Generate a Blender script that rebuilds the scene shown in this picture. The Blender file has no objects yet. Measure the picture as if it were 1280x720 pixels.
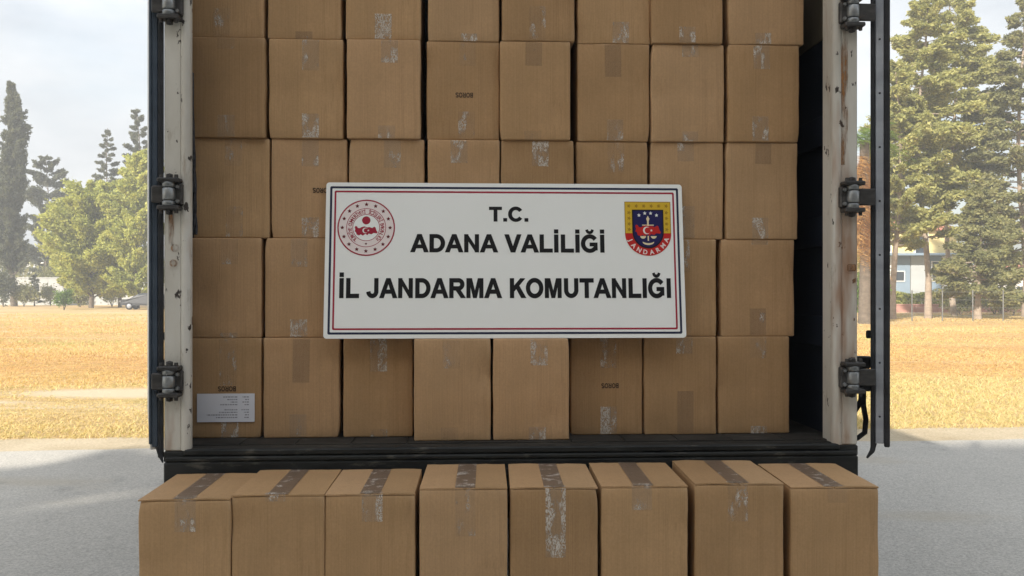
import bpy, math, random
import numpy as np
from mathutils import Vector, Matrix
R = math.radians
S = bpy.context.scene
COL = S.collection

# ------------------------------------------------------------------ camera
F = 1100.0; HOR = 362.0; CZ = 1.786          # focal length in photo pixels, horizon row, eye height
cam = bpy.data.cameras.new('camera'); cam_o = bpy.data.objects.new('camera', cam); COL.objects.link(cam_o)
cam_o.location = (0, 0, CZ); cam_o.rotation_euler = (R(90), 0, 0)
cam.sensor_width = 36; cam.lens = 36 * F / 1280; cam.shift_y = (HOR - 360) / 1280
cam.clip_start = 0.05; cam.clip_end = 5000
S.camera = cam_o
# ------------------------------------------------------------------ sky and sun
SUN_EL, SUN_AZ = 29, -149                    # azimuth from +Y, negative towards -X: behind the viewer, to the left
W = bpy.data.worlds.new('World'); S.world = W; W.use_nodes = True
nt = W.node_tree; N = nt.nodes; L = nt.links; N.clear()
wo = N.new('ShaderNodeOutputWorld'); bg = N.new('ShaderNodeBackground'); bg.inputs['Strength'].default_value = 0.13
sky = N.new('ShaderNodeTexSky'); sky.sky_type = 'NISHITA'; sky.sun_disc = False
sky.sun_elevation = R(SUN_EL); sky.sun_rotation = R(SUN_AZ); sky.dust_density = 3.0; sky.air_density = 1.2
tc = N.new('ShaderNodeTexCoord'); mp = N.new('ShaderNodeMapping'); mp.inputs['Scale'].default_value = (1.6, 1.6, 4.0)
mp.inputs['Location'].default_value = (3.1, 0.4, 0.6)
cn = N.new('ShaderNodeTexNoise'); cn.inputs['Scale'].default_value = 1.5; cn.inputs['Detail'].default_value = 7; cn.inputs['Roughness'].default_value = .55
cr = N.new('ShaderNodeValToRGB'); cr.color_ramp.elements[0].position = .30; cr.color_ramp.elements[1].position = .60
cr.color_ramp.elements[0].color = (.28, .28, .28, 1); cr.color_ramp.elements[1].color = (.97, .97, .97, 1)
cn2 = N.new('ShaderNodeTexNoise'); cn2.inputs['Scale'].default_value = 2.6; cn2.inputs['Detail'].default_value = 6
cc = N.new('ShaderNodeValToRGB'); cc.color_ramp.elements[0].position = .34; cc.color_ramp.elements[1].position = .66
cc.color_ramp.elements[0].color = (4.1, 4.4, 4.75, 1); cc.color_ramp.elements[1].color = (6.1, 6.25, 6.4, 1)
mx = N.new('ShaderNodeMixRGB')
L.new(tc.outputs['Generated'], mp.inputs['Vector']); L.new(mp.outputs['Vector'], cn.inputs['Vector']); L.new(mp.outputs['Vector'], cn2.inputs['Vector'])
L.new(cn.outputs['Fac'], cr.inputs['Fac']); L.new(cn2.outputs['Fac'], cc.inputs['Fac'])
# overcast cloud layer: brighter overhead than at the horizon, as a real cloudy sky is
sp = N.new('ShaderNodeSeparateXYZ'); ma = N.new('ShaderNodeMath'); ma.operation = 'MULTIPLY_ADD'; ma.use_clamp = False; ma.inputs[1].default_value = .75; ma.inputs[2].default_value = .62
mz = N.new('ShaderNodeMath'); mz.operation = 'MAXIMUM'; mz.inputs[1].default_value = 0
cs = N.new('ShaderNodeVectorMath'); cs.operation = 'SCALE'
L.new(tc.outputs['Generated'], sp.inputs[0]); L.new(sp.outputs['Z'], mz.inputs[0]); L.new(mz.outputs[0], ma.inputs[0]); L.new(cc.outputs['Color'], cs.inputs[0]); L.new(ma.outputs[0], cs.inputs['Scale'])
L.new(cr.outputs['Color'], mx.inputs['Fac']); L.new(sky.outputs['Color'], mx.inputs[1]); L.new(cs.outputs[0], mx.inputs[2])
L.new(mx.outputs['Color'], bg.inputs['Color']); L.new(bg.outputs['Background'], wo.inputs['Surface'])
sl = bpy.data.lights.new('sun', 'SUN'); sl.energy = 5.0; sl.angle = R(1.0); sl.color = (1, .93, .82)
so = bpy.data.objects.new('sun', sl); COL.objects.link(so)
sd = Vector((math.sin(R(SUN_AZ)) * math.cos(R(SUN_EL)), math.cos(R(SUN_AZ)) * math.cos(R(SUN_EL)), math.sin(R(SUN_EL))))
so.rotation_euler = sd.to_track_quat('Z', 'Y').to_euler(); so.location = (-10, -30, 40)
S.view_settings.view_transform = 'Standard'; S.view_settings.look = 'None'; S.view_settings.gamma = 1; S.view_settings.exposure = 0.76

# ------------------------------------------------------------------ helpers
def mat(name, col=(.5, .5, .5), rough=.7, metal=0, spec=.3):
    m = bpy.data.materials.new(name); m.use_nodes = True
    b = m.node_tree.nodes['Principled BSDF']
    b.inputs['Base Color'].default_value = (*col, 1); b.inputs['Roughness'].default_value = rough
    b.inputs['Metallic'].default_value = metal; b.inputs['Specular IOR Level'].default_value = spec
    return m, m.node_tree.nodes, m.node_tree.links, b
def noise(n, l, scale, detail=4, rough=.55, sc=(1, 1, 1), coord='Object', loc=None):
    t = n.new('ShaderNodeTexCoord'); p = n.new('ShaderNodeMapping'); p.inputs['Scale'].default_value = sc
    if loc is not None: p.inputs['Location'].default_value = loc
    x = n.new('ShaderNodeTexNoise'); x.inputs['Scale'].default_value = scale; x.inputs['Detail'].default_value = detail; x.inputs['Roughness'].default_value = rough
    l.new(t.outputs[coord], p.inputs['Vector']); l.new(p.outputs['Vector'], x.inputs['Vector'])
    return x
def ramp(n, l, src, stops):
    r = n.new('ShaderNodeValToRGB'); e = r.color_ramp.elements
    while len(e) < len(stops): e.new(.5)
    for i, (p, c) in enumerate(stops):
        e[i].position = p; e[i].color = (*c, 1) if len(c) == 3 else c
    l.new(src, r.inputs['Fac']); return r
def mix(n, l, a, b, fac, mode='MIX'):
    m = n.new('ShaderNodeMixRGB'); m.blend_type = mode
    for i, v in ((1, a), (2, b), (0, fac)):
        if hasattr(v, 'links') or hasattr(v, 'is_linked'): l.new(v, m.inputs[i])
        elif isinstance(v, (int, float)): m.inputs[i].default_value = v
        else: m.inputs[i].default_value = (*v, 1)
    return m.outputs['Color']
def bump(n, l, b, h, strength=.3, dist=.01):
    x = n.new('ShaderNodeBump'); x.inputs['Strength'].default_value = strength; x.inputs['Distance'].default_value = dist
    l.new(h, x.inputs['Height']); l.new(x.outputs['Normal'], b.inputs['Normal'])
def math_n(n, l, op, a, b=0.0, clamp=False):
    m = n.new('ShaderNodeMath'); m.operation = op; m.use_clamp = clamp
    for i, v in ((0, a), (1, b)):
        if isinstance(v, (int, float)): m.inputs[i].default_value = v
        else: l.new(v, m.inputs[i])
    return m.outputs[0]

def link(name, me, m=None, parent=None, loc=None, rot=None):
    o = bpy.data.objects.new(name, me); COL.objects.link(o)
    if m is not None and me is not None and not me.materials: me.materials.append(m)
    if parent is not None: o.parent = parent
    if loc is not None: o.location = loc
    if rot is not None: o.rotation_euler = rot
    return o
def tag(o, label=None, cat=None, group=None, kind=None):
    if label: o['label'] = label
    if cat: o['category'] = cat
    if group: o['group'] = group
    if kind: o['kind'] = kind
    return o
def pyd(name, v, f, smooth=False):
    me = bpy.data.meshes.new(name); me.from_pydata([tuple(map(float, p)) for p in v], [], f); me.update()
    if smooth: me.polygons.foreach_set('use_smooth', [True] * len(me.polygons))
    return me
class MB:
    def __init__(s): s.v = []; s.f = []; s.sm = []
    def add(s, v, f, sm=False):
        k = len(s.v); s.v += [tuple(p) for p in v]; s.f += [tuple(i + k for i in q) for q in f]; s.sm += [sm] * len(f); return s
    def box(s, x0, x1, y0, y1, z0, z1, c=0.0):
        # box with chamfered edges (c metres)
        if c <= 0:
            v = [(x, y, z) for z in (z0, z1) for x, y in ((x0, y0), (x1, y0), (x1, y1), (x0, y1))]
            return s.add(v, [(3, 2, 1, 0), (4, 5, 6, 7), (0, 1, 5, 4), (1, 2, 6, 5), (2, 3, 7, 6), (3, 0, 4, 7)])
        hx, hy, hz = (x1 - x0) / 2, (y1 - y0) / 2, (z1 - z0) / 2; cx, cy, cz = (x0 + x1) / 2, (y0 + y1) / 2, (z0 + z1) / 2
        c = min(c, hx * .9, hy * .9, hz * .9); v = []; ix = {}
        for sx in (-1, 1):
            for sy in (-1, 1):
                for sz in (-1, 1):
                    for a in range(3):
                        p = [sx * (hx - c), sy * (hy - c), sz * (hz - c)]
                        p[a] = (sx * hx, sy * hy, sz * hz)[a]
                        ix[(sx, sy, sz, a)] = len(v); v.append((cx + p[0], cy + p[1], cz + p[2]))
        f = []
        for a in range(3):
            b_, c_ = (a + 1) % 3, (a + 2) % 3
            for sg in (-1, 1):
                q = []
                for sb, sc in ((-1, -1), (1, -1), (1, 1), (-1, 1)):
                    t = [0, 0, 0]; t[a] = sg; t[b_] = sb; t[c_] = sc; q.append(ix[(*t, a)])
                f.append(tuple(q if sg > 0 else q[::-1]))
            for sb in (-1, 1):
                for sc in (-1, 1):
                    q = []
                    for sa, ax in ((-1, b_), (1, b_), (1, c_), (-1, c_)):
                        t = [0, 0, 0]; t[a] = sa; t[b_] = sb; t[c_] = sc; q.append(ix[(*t, ax)])
                    f.append(tuple(q if sb * sc < 0 else q[::-1]))
        for sx in (-1, 1):
            for sy in (-1, 1):
                for sz in (-1, 1):
                    q = [ix[(sx, sy, sz, a)] for a in range(3)]
                    f.append(tuple(q if sx * sy * sz > 0 else q[::-1]))
        return s.add(v, f)
    def tube(s, pts, rad, n=8, cap=True):
        pts = [Vector(p) for p in pts]; rad = rad if isinstance(rad, (list, tuple)) else [rad] * len(pts)
        v = []; f = []; up = None
        for i, p in enumerate(pts):
            d = (pts[min(i + 1, len(pts) - 1)] - pts[max(i - 1, 0)]).normalized()
            if up is None: up = Vector((0, 0, 1)) if abs(d.z) < .9 else Vector((1, 0, 0))
            a = d.cross(up).normalized(); up = a.cross(d).normalized()
            for k in range(n):
                t = 2 * math.pi * k / n; v.append(p + (a * math.cos(t) + up * math.sin(t)) * rad[i])
        for i in range(len(pts) - 1):
            for k in range(n):
                f.append((i * n + k, i * n + (k + 1) % n, (i + 1) * n + (k + 1) % n, (i + 1) * n + k))
        s.add(v, f, True)
        if cap:
            m = len(pts) - 1
            s.add(v[:n], [tuple(range(n))[::-1]]); s.add(v[m * n:], [tuple(range(n))])
        return s
    def lathe(s, prof, o=(0, 0, 0), axis='Z', n=24, sm=True):
        v = []; f = []
        for r, h in prof:
            for k in range(n):
                t = 2 * math.pi * k / n; c, q = r * math.cos(t), r * math.sin(t)
                p = {'Z': (c, q, h), 'X': (h, c, q), 'Y': (q, h, c)}[axis]
                v.append((p[0] + o[0], p[1] + o[1], p[2] + o[2]))
        for i in range(len(prof) - 1):
            for k in range(n):
                f.append((i * n + k, i * n + (k + 1) % n, (i + 1) * n + (k + 1) % n, (i + 1) * n + k))
        return s.add(v, f, sm)
    def prism(s, poly, y0, y1):           # polygon in XZ, extruded along Y
        n = len(poly); v = [(x, y0, z) for x, z in poly] + [(x, y1, z) for x, z in poly]
        f = [tuple(range(n)), tuple(range(2 * n - 1, n - 1, -1))] + [(i, n + i, n + (i + 1) % n, (i + 1) % n) for i in range(n)]
        return s.add(v, f)
    def build(s, name, m, parent=None, loc=None, rot=None):
        me = bpy.data.meshes.new(name); me.from_pydata(s.v, [], s.f); me.update()
        me.polygons.foreach_set('use_smooth', s.sm)
        return link(name, me, m, parent, loc, rot)
def empty(name, loc=(0, 0, 0), rz=0, parent=None):
    o = bpy.data.objects.new(name, None); COL.objects.link(o); o.location = loc; o.rotation_euler = (0, 0, rz)
    o.empty_display_size = .2
    if parent: o.parent = parent
    return o

# trailer frame: origin under the middle of its rear edge, turned so that its right side is a little farther off
TH = R(2.95); TO = Vector((0.021, 3.205)); U = Vector((math.cos(TH), math.sin(TH))); V = Vector((-math.sin(TH), math.cos(TH)))
def loc_at(px, py, b):                   # point of the trailer plane b metres inside its rear edge -> (a, z)
    r = Vector(((px - 640) / F, 1.0)); t = (b + TO.dot(V)) / r.dot(V); P = r * t
    return (P - TO).dot(U), CZ - (py - HOR) * t / F
def wxy(a, b): return TO + U * a + V * b
def at(px, d, py=None):                  # point of the place at distance d
    return ((px - 640) * d / F, d, 0 if py is None else CZ - (py - HOR) * d / F)

# ------------------------------------------------------------------ materials
def m_cardboard(name='cardboard', wear=True):
    m, n, l, b = mat(name, rough=.8, spec=.18)
    oi = n.new('ShaderNodeObjectInfo')
    base = ramp(n, l, oi.outputs['Random'], [(0, (.365, .226, .112)), (.25, (.465, .296, .152)), (.5, (.40, .248, .123)), (.75, (.49, .310, .166)), (1, (.435, .283, .152))])
    n1 = noise(n, l, 5, 3); v1 = ramp(n, l, n1.outputs['Fac'], [(.3, (.90, .90, .89)), (.7, (1.06, 1.05, 1.05))])
    n2 = noise(n, l, 60, 2, .5, (5, 5, .05)); v2 = ramp(n, l, n2.outputs['Fac'], [(.32, (.955, .95, .945)), (.62, (1.03, 1.03, 1.03))])
    n3 = noise(n, l, 150, 2); v3 = ramp(n, l, n3.outputs['Fac'], [(.3, (.94, .94, .94)), (.7, (1.05, 1.05, 1.05))])
    n4 = noise(n, l, 9, 5, .7, (1, 1, 1), loc=(7, 3, 1)); v4 = ramp(n, l, n4.outputs['Fac'], [(.66, (1, 1, 1)), (.74, (.84, .81, .78))])
    c = mix(n, l, base.outputs['Color'], v1.outputs['Color'], 1.0, 'MULTIPLY'); c = mix(n, l, c, v2.outputs['Color'], 1.0, 'MULTIPLY')
    c = mix(n, l, c, v3.outputs['Color'], 1.0, 'MULTIPLY'); c = mix(n, l, c, v4.outputs['Color'], .7, 'MULTIPLY')
    n6 = noise(n, l, 16, 1, .4, (3.2, 3.2, .012), loc=(2, 6, 4)); fl = math_n(n, l, 'SUBTRACT', 1.0, math_n(n, l, 'MULTIPLY', math_n(n, l, 'ABSOLUTE', math_n(n, l, 'SUBTRACT', n6.outputs['Fac'], .5)), 26.0), True)
    c = mix(n, l, c, (.80, .78, .75), math_n(n, l, 'MULTIPLY', fl, math_n(n, l, 'MULTIPLY', n1.outputs['Fac'], .75)), 'MULTIPLY')
    ge = n.new('ShaderNodeNewGeometry'); pe = ramp(n, l, ge.outputs['Pointiness'], [(.52, (0, 0, 0)), (.60, (1, 1, 1))]).outputs['Color']
    n7 = noise(n, l, 35, 4, .7); pe2 = math_n(n, l, 'MULTIPLY', pe, ramp(n, l, n7.outputs['Fac'], [(.35, (.1, .1, .1)), (.6, (.75, .75, .75))]).outputs['Color'])
    if wear: c = mix(n, l, c, (.62, .46, .29), pe2)
    n8 = noise(n, l, 14, 6, .75, (1, 1, .5), loc=(9, 1, 5)); c = mix(n, l, c, (.56, .41, .26), ramp(n, l, n8.outputs['Fac'], [(.64, (0, 0, 0)), (.73, (.2, .2, .2))]).outputs['Color'])
    l.new(c, b.inputs['Base Color'])
    h = math_n(n, l, 'ADD', n2.outputs['Fac'], math_n(n, l, 'MULTIPLY', n1.outputs['Fac'], 2.5))
    bump(n, l, b, h, .35, .0025); return m
def m_tape(name, tint, alpha, white):
    m, n, l, b = mat(name, tint, .28, 0, .5)
    oi = n.new('ShaderNodeObjectInfo')
    t = n.new('ShaderNodeTexCoord'); p = n.new('ShaderNodeMapping'); p.inputs['Scale'].default_value = (1, 1, .45)
    l.new(t.outputs['Object'], p.inputs['Vector'])
    off = n.new('ShaderNodeVectorMath'); off.operation = 'ADD'; sc = n.new('ShaderNodeVectorMath'); sc.operation = 'SCALE'
    cmb = n.new('ShaderNodeCombineXYZ')
    for k in range(3): l.new(oi.outputs['Random'], cmb.inputs[k])
    sc.inputs['Scale'].default_value = 37; l.new(cmb.outputs[0], sc.inputs[0]); l.new(p.outputs[0], off.inputs[0]); l.new(sc.outputs[0], off.inputs[1])
    x1 = n.new('ShaderNodeTexNoise'); x1.inputs['Scale'].default_value = 125; x1.inputs['Detail'].default_value = 3; x1.inputs['Distortion'].default_value = 1.2
    x2 = n.new('ShaderNodeTexNoise'); x2.inputs['Scale'].default_value = 30; x2.inputs['Detail'].default_value = 2
    l.new(off.outputs[0], x1.inputs['Vector']); l.new(off.outputs[0], x2.inputs['Vector'])
    rdg = math_n(n, l, 'SUBTRACT', 1.0, math_n(n, l, 'MULTIPLY', math_n(n, l, 'ABSOLUTE', math_n(n, l, 'SUBTRACT', x1.outputs['Fac'], .5)), 9.0), True)
    s_ = math_n(n, l, 'ADD', x1.outputs['Fac'], x2.outputs['Fac'])
    gate = math_n(n, l, 'MULTIPLY', math_n(n, l, 'SUBTRACT', x2.outputs['Fac'], math_n(n, l, 'ADD', math_n(n, l, 'MULTIPLY', oi.outputs['Random'], .16), white)), 9, True)
    w = math_n(n, l, 'MULTIPLY', math_n(n, l, 'MULTIPLY', rdg, gate), .82, True)
    l.new(mix(n, l, tint, (.83, .79, .72), w), b.inputs['Base Color'])  # white crinkles and glints painted into the tape colour by noise
    a = math_n(n, l, 'ADD', math_n(n, l, 'MULTIPLY', w, .8), alpha, True); l.new(a, b.inputs['Alpha'])
    bump(n, l, b, s_, .5, .003); return m
def m_post():
    m, n, l, b = mat('weathered cream paint', rough=.55, spec=.35)
    n1 = noise(n, l, 3.2, 6, .6, (1, 1, .5)); c = ramp(n, l, n1.outputs['Fac'], [(.3, (.44, .41, .35)), (.55, (.59, .565, .50)), (.75, (.66, .645, .60))]).outputs['Color']
    n2 = noise(n, l, 20, 6, .7, (1, 1, .25)); c = mix(n, l, c, (.25, .20, .14), ramp(n, l, n2.outputs['Fac'], [(.58, (0, 0, 0)), (.70, (.6, .6, .6))]).outputs['Color'])
    n3 = noise(n, l, 26, 5, .6, (1, 1, .6), loc=(5, 2, 9)); chip = ramp(n, l, n3.outputs['Fac'], [(.635, (0, 0, 0)), (.655, (1, 1, 1))]).outputs['Color']
    c = mix(n, l, c, (.045, .035, .03), chip)
    n4 = noise(n, l, 2.1, 4, .6, (3, 3, .55), loc=(1.3, 8, 2.2)); c = mix(n, l, c, (.27, .12, .045), ramp(n, l, n4.outputs['Fac'], [(.55, (0, 0, 0)), (.70, (.8, .8, .8))]).outputs['Color'])
    l.new(c, b.inputs['Base Color']); bump(n, l, b, n2.outputs['Fac'], .25, .004); return m
def m_rust():
    m, n, l, b = mat('rust stain', rough=.9, spec=.1)
    n1 = noise(n, l, 30, 5, .65, (1, 1, .2)); l.new(ramp(n, l, n1.outputs['Fac'], [(.3, (.13, .05, .02)), (.7, (.36, .18, .07))]).outputs['Color'], b.inputs['Base Color'])
    l.new(ramp(n, l, n1.outputs['Fac'], [(.42, (0, 0, 0)), (.62, (.85, .85, .85))]).outputs['Color'], b.inputs['Alpha']); return m
def m_dark(name, c0, c1, rough=.6, sc=14, spec=.35, metal=0, worn=None):
    m, n, l, b = mat(name, rough=rough, spec=spec, metal=metal)
    n1 = noise(n, l, sc, 6, .65, (.35, 1, 1)); c = ramp(n, l, n1.outputs['Fac'], [(.35, c0), (.68, c1)]).outputs['Color']
    if worn:
        n2 = noise(n, l, 24, 6, .7, (.3, 1, 1), loc=(4, 4, 4)); c = mix(n, l, c, worn, ramp(n, l, n2.outputs['Fac'], [(.57, (0, 0, 0)), (.70, (.8, .8, .8))]).outputs['Color'])
    l.new(c, b.inputs['Base Color']); bump(n, l, b, n1.outputs['Fac'], .3, .004); return m
M = {}
M['card'] = m_cardboard(); M['flap'] = m_cardboard('cardboard flap', False)
M['tape'] = m_tape('clear tape', (.45, .37, .28), .20, .40)
M['tape_dull'] = m_tape('dull clear tape', (.29, .205, .135), .24, .62); M['tape_faint'] = m_tape('faint clear tape', (.42, .33, .24), .10, .47)
M['tape_brown'] = m_tape('brown tape', (.23, .165, .12), .68, .54)
M['post'] = m_post(); M['rust'] = m_rust()
M['black'] = m_dark('dirty black steel', (.007, .008, .008), (.028, .029, .027), .6, 9, .25, 0, (.13, .12, .10))
M['navy'] = m_dark('navy side panel', (.010, .014, .026), (.017, .023, .040), .6, 3)
M['khaki'] = m_dark('khaki board', (.14, .12, .08), (.20, .17, .12), .8, 6)
M['floor'] = m_dark('trailer floor boards', (.014, .013, .011), (.042, .037, .03), .8, 8, .3, 0, (.10, .09, .075))
M['seal'] = m_dark('black rubber seal', (.012, .013, .015), (.03, .032, .036), .6, 20)
M['alu'] = m_dark('grey door edge', (.26, .28, .31), (.38, .40, .43), .5, 10, .4)
M['bluegrey'] = m_dark('blue grey door edge', (.035, .05, .07), (.06, .08, .105), .5, 10, .4)
M['liner'] = m_dark('white door liner', (.62, .62, .60), (.72, .72, .70), .5, 6)
M['hinge'] = m_dark('worn hinge steel', (.025, .024, .023), (.085, .08, .075), .5, 30, .4, .3, (.20, .12, .07))
M['galv'] = m_dark('galvanised hinge barrel', (.15, .16, .16), (.34, .35, .35), .38, 18, .5, .7)
M['tyre'] = m_dark('tyre rubber', (.015, .015, .015), (.03, .03, .03), .9, 20)
M['rope'] = m_dark('dark rope', (.02, .02, .022), (.07, .07, .075), .9, 60)

# ------------------------------------------------------------------ ground
def m_field():
    m, n, l, b = mat('dry grass field', rough=1, spec=.05)
    n1 = noise(n, l, .10, 6, .65, (.55, 1.5, 1)); c = ramp(n, l, n1.outputs['Fac'], [(.30, (.58, .46, .24)), (.45, (.58, .40, .20)), (.58, (.62, .49, .26)), (.74, (.54, .36, .18))]).outputs['Color']
    n2 = noise(n, l, .23, 5, .6, (.4, 1.6, 1), loc=(13, 5, 0)); c = mix(n, l, c, (.44, .43, .16), ramp(n, l, n2.outputs['Fac'], [(.54, (0, 0, 0)), (.72, (.8, .8, .8))]).outputs['Color'])
    n3 = noise(n, l, 3.0, 8, .8, (.5, 1.5, 1)); c = mix(n, l, c, ramp(n, l, n3.outputs['Fac'], [(.3, (.55, .52, .5)), (.65, (1.18, 1.18, 1.16))]).outputs['Color'], 1.0, 'MULTIPLY')
    n4 = noise(n, l, .2, 4, .6, (.35, 2.2, 1), loc=(2, 9.3, 0)); c = mix(n, l, c, (.70, .62, .48), ramp(n, l, n4.outputs['Fac'], [(.57, (0, 0, 0)), (.70, (.8, .8, .8))]).outputs['Color'])
    t_ = n.new('ShaderNodeTexCoord'); sp_ = n.new('ShaderNodeSeparateXYZ'); l.new(t_.outputs['Object'], sp_.inputs[0])
    yy = math_n(n, l, 'ADD', sp_.outputs['Y'], math_n(n, l, 'MULTIPLY', n1.outputs['Fac'], 9.0))
    bd = ramp(n, l, math_n(n, l, 'DIVIDE', yy, 70.0), [(.18, (1.0, 1.04, 1.12)), (.27, (1.05, 1.06, 1.1)), (.34, (1.0, .86, .76)), (.60, (.98, .86, .80)), (.80, (1.02, 1.0, 1.0))]).outputs['Color']
    c = mix(n, l, c, bd, 1.0, 'MULTIPLY')
    for ex, ey, rx, ry in ((-6.4, 15.2, 2.6, .85), (-9.5, 13.9, 2.2, .4), (12.5, 47.0, 9.0, 2.0)):
        dx = math_n(n, l, 'DIVIDE', math_n(n, l, 'SUBTRACT', sp_.outputs['X'], ex), rx); dy = math_n(n, l, 'DIVIDE', math_n(n, l, 'SUBTRACT', sp_.outputs['Y'], ey), ry)
        e_ = math_n(n, l, 'ADD', math_n(n, l, 'ADD', math_n(n, l, 'MULTIPLY', dx, dx), math_n(n, l, 'MULTIPLY', dy, dy)), math_n(n, l, 'MULTIPLY', n3.outputs['Fac'], .9))
        c = mix(n, l, c, (.63, .54, .38), math_n(n, l, 'MULTIPLY', math_n(n, l, 'SUBTRACT', 1.5, e_), 1.3, True))
    l.new(c, b.inputs['Base Color']); bump(n, l, b, n3.outputs['Fac'], .8, .12); return m
def m_asphalt():
    m, n, l, b = mat('worn pale asphalt', rough=.95, spec=.15)
    n1 = noise(n, l, .45, 6, .6, (1, .5, 1)); c = ramp(n, l, n1.outputs['Fac'], [(.3, (.44, .42, .38)), (.7, (.53, .505, .455))]).outputs['Color']
    n2 = noise(n, l, 60, 4, .8); c = mix(n, l, c, ramp(n, l, n2.outputs['Fac'], [(.3, (.58, .58, .58)), (.7, (1.28, 1.28, 1.28))]).outputs['Color'], 1.0, 'MULTIPLY')
    n3 = noise(n, l, .55, 5, .6, (.35, 1.1, 1), loc=(3.5, 1.2, 0)); c = mix(n, l, c, (.43, .38, .30), ramp(n, l, n3.outputs['Fac'], [(.56, (0, 0, 0)), (.70, (.7, .7, .7))]).outputs['Color'])
    n5 = noise(n, l, 1.6, 6, .7, (1, .6, 1), loc=(8, 3, 0)); c = mix(n, l, c, (.20, .195, .185), ramp(n, l, n5.outputs['Fac'], [(.60, (0, 0, 0)), (.75, (.55, .55, .55))]).outputs['Color'])
    l.new(c, b.inputs['Base Color']); bump(n, l, b, n2.outputs['Fac'], .6, .012); return m
def m_dirt():
    m, n, l, b = mat('sandy dirt verge', rough=1, spec=.05)
    n1 = noise(n, l, .8, 7, .7); c = ramp(n, l, n1.outputs['Fac'], [(.3, (.44, .36, .24)), (.7, (.60, .51, .37))]).outputs['Color']
    n2 = noise(n, l, 30, 5, .8); c = mix(n, l, c, ramp(n, l, n2.outputs['Fac'], [(.3, (.7, .7, .7)), (.7, (1.2, 1.2, 1.2))]).outputs['Color'], 1.0, 'MULTIPLY')
    l.new(c, b.inputs['Base Color']); bump(n, l, b, n2.outputs['Fac'], .6, .03); return m
M['field'] = m_field(); M['asphalt'] = m_asphalt(); M['dirt'] = m_dirt()
tag(link('field_ground', pyd('field_ground', [(-2500, -400, 0), (2500, -400, 0), (2500, 4000, 0), (-2500, 4000, 0)], [(0, 1, 2, 3)]), M['field']), kind='structure')
def strip(name, m, z, edge, near, amp, seed):
    rnd = random.Random(seed); v = []; f = []; xs = np.linspace(-60, 60, 481)
    for i, x in enumerate(xs):
        w = edge(x) + amp * (math.sin(x * 1.7 + seed) * .5 + math.sin(x * .53 + 2 * seed) + rnd.uniform(-.35, .35))
        v += [(x, near, z), (x, w, z)]
        if i: f.append((2 * i - 2, 2 * i, 2 * i + 1, 2 * i - 1))
    return tag(link(name, pyd(name, v, f), m), kind='structure')
strip('dirt_verge', M['dirt'], .004, lambda x: 10.9 + .07 * x, 5, .16, 3)
strip('asphalt_yard', M['asphalt'], .008, lambda x: 10.05 + .07 * max(-12, min(x, 12)), -60, .06, 8)
GZ = .008

# building behind the viewer: its shadow covers the yard and the back of the trailer
M['facade'] = m_dark('pale building render', (.27, .25, .22), (.34, .32, .28), .85, .4); M['shutter'] = m_dark('grey roller shutter', (.20, .21, .22), (.25, .26, .27), .6, 2)
BK = tag(empty('depot_building', (0, -10, 0)), 'pale flat-roofed depot building facing the trailer across the yard', 'building')
bl, br, bh = -13.7, 40.0, 13.0
MB().box(bl, br, -14, 0, -.1, bh - .35, .02).build('wall', M['facade'], BK); MB().box(bl - .05, br + .05, -14.05, .05, bh - .35, bh, .02).build('parapet', M['facade'], BK)
for i in range(7):
    x = bl + 6 + i * 7.5; q = MB().box(x - 2, x + 2, .003, .08, GZ, 4.2, .01).build('roller_shutter', M['shutter'], BK)
    for j in range(10): MB().box(x - 1.95, x + 1.95, .081, .10, .08 + j * .41, .42 + j * .41, .01).build('slat', M['shutter'], q)
# ------------------------------------------------------------------ trailer
T = tag(empty('semi_trailer', (TO.x, TO.y, GZ), TH), 'cream framed box trailer with open rear doors and a black rear sill', 'trailer')
T.location.z = 0
FZ = 1.221; ROOF = 3.95; LEN = 13.4; HW = 1.265
MB().box(-HW + .03, HW - .03, .02, LEN, FZ - .06, FZ - .004, .004).build('floor', M['floor'], T)
for i in range(12):                                                  # floor boards lengthwise
    x0 = -HW + .045 + i * (2 * HW - .09) / 12; MB().box(x0 + .002, x0 + (2 * HW - .09) / 12 - .002, .06, LEN - .1, FZ - .004, FZ, .001).build('floor_board', M['floor'], T)
for s in (-1, 1):
    MB().box(s * (HW - .012) - .008, s * (HW - .012) + .008, .086, LEN, FZ - .02, 2.79).build('side_panel', M['navy'], T)
    MB().box(s * (HW - .013) - .010, s * (HW - .013) + .010, .086, LEN, 2.792, ROOF - .03, .003).build('upper_board', M['khaki'], T)
    for z in (1.62, 2.02, 2.42):
        if s > 0: MB().box(s * (HW - .03) - .009, s * (HW - .03) + .009, .12, LEN - .1, z - .06, z + .06, .003).build('lashing_rail', M['navy'], T)
MB().box(-HW, HW, .06, LEN + .05, ROOF - .03, ROOF + .03, .01).build('roof', M['liner'], T)
MB().box(-HW + .02, HW - .02, LEN - .02, LEN + .05, FZ - .05, ROOF - .032).build('front_wall', M['liner'], T)
MB().box(-HW, HW, -.02, .09, ROOF - .14, ROOF - .032, .008).build('rear_header', M['post'], T)
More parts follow.
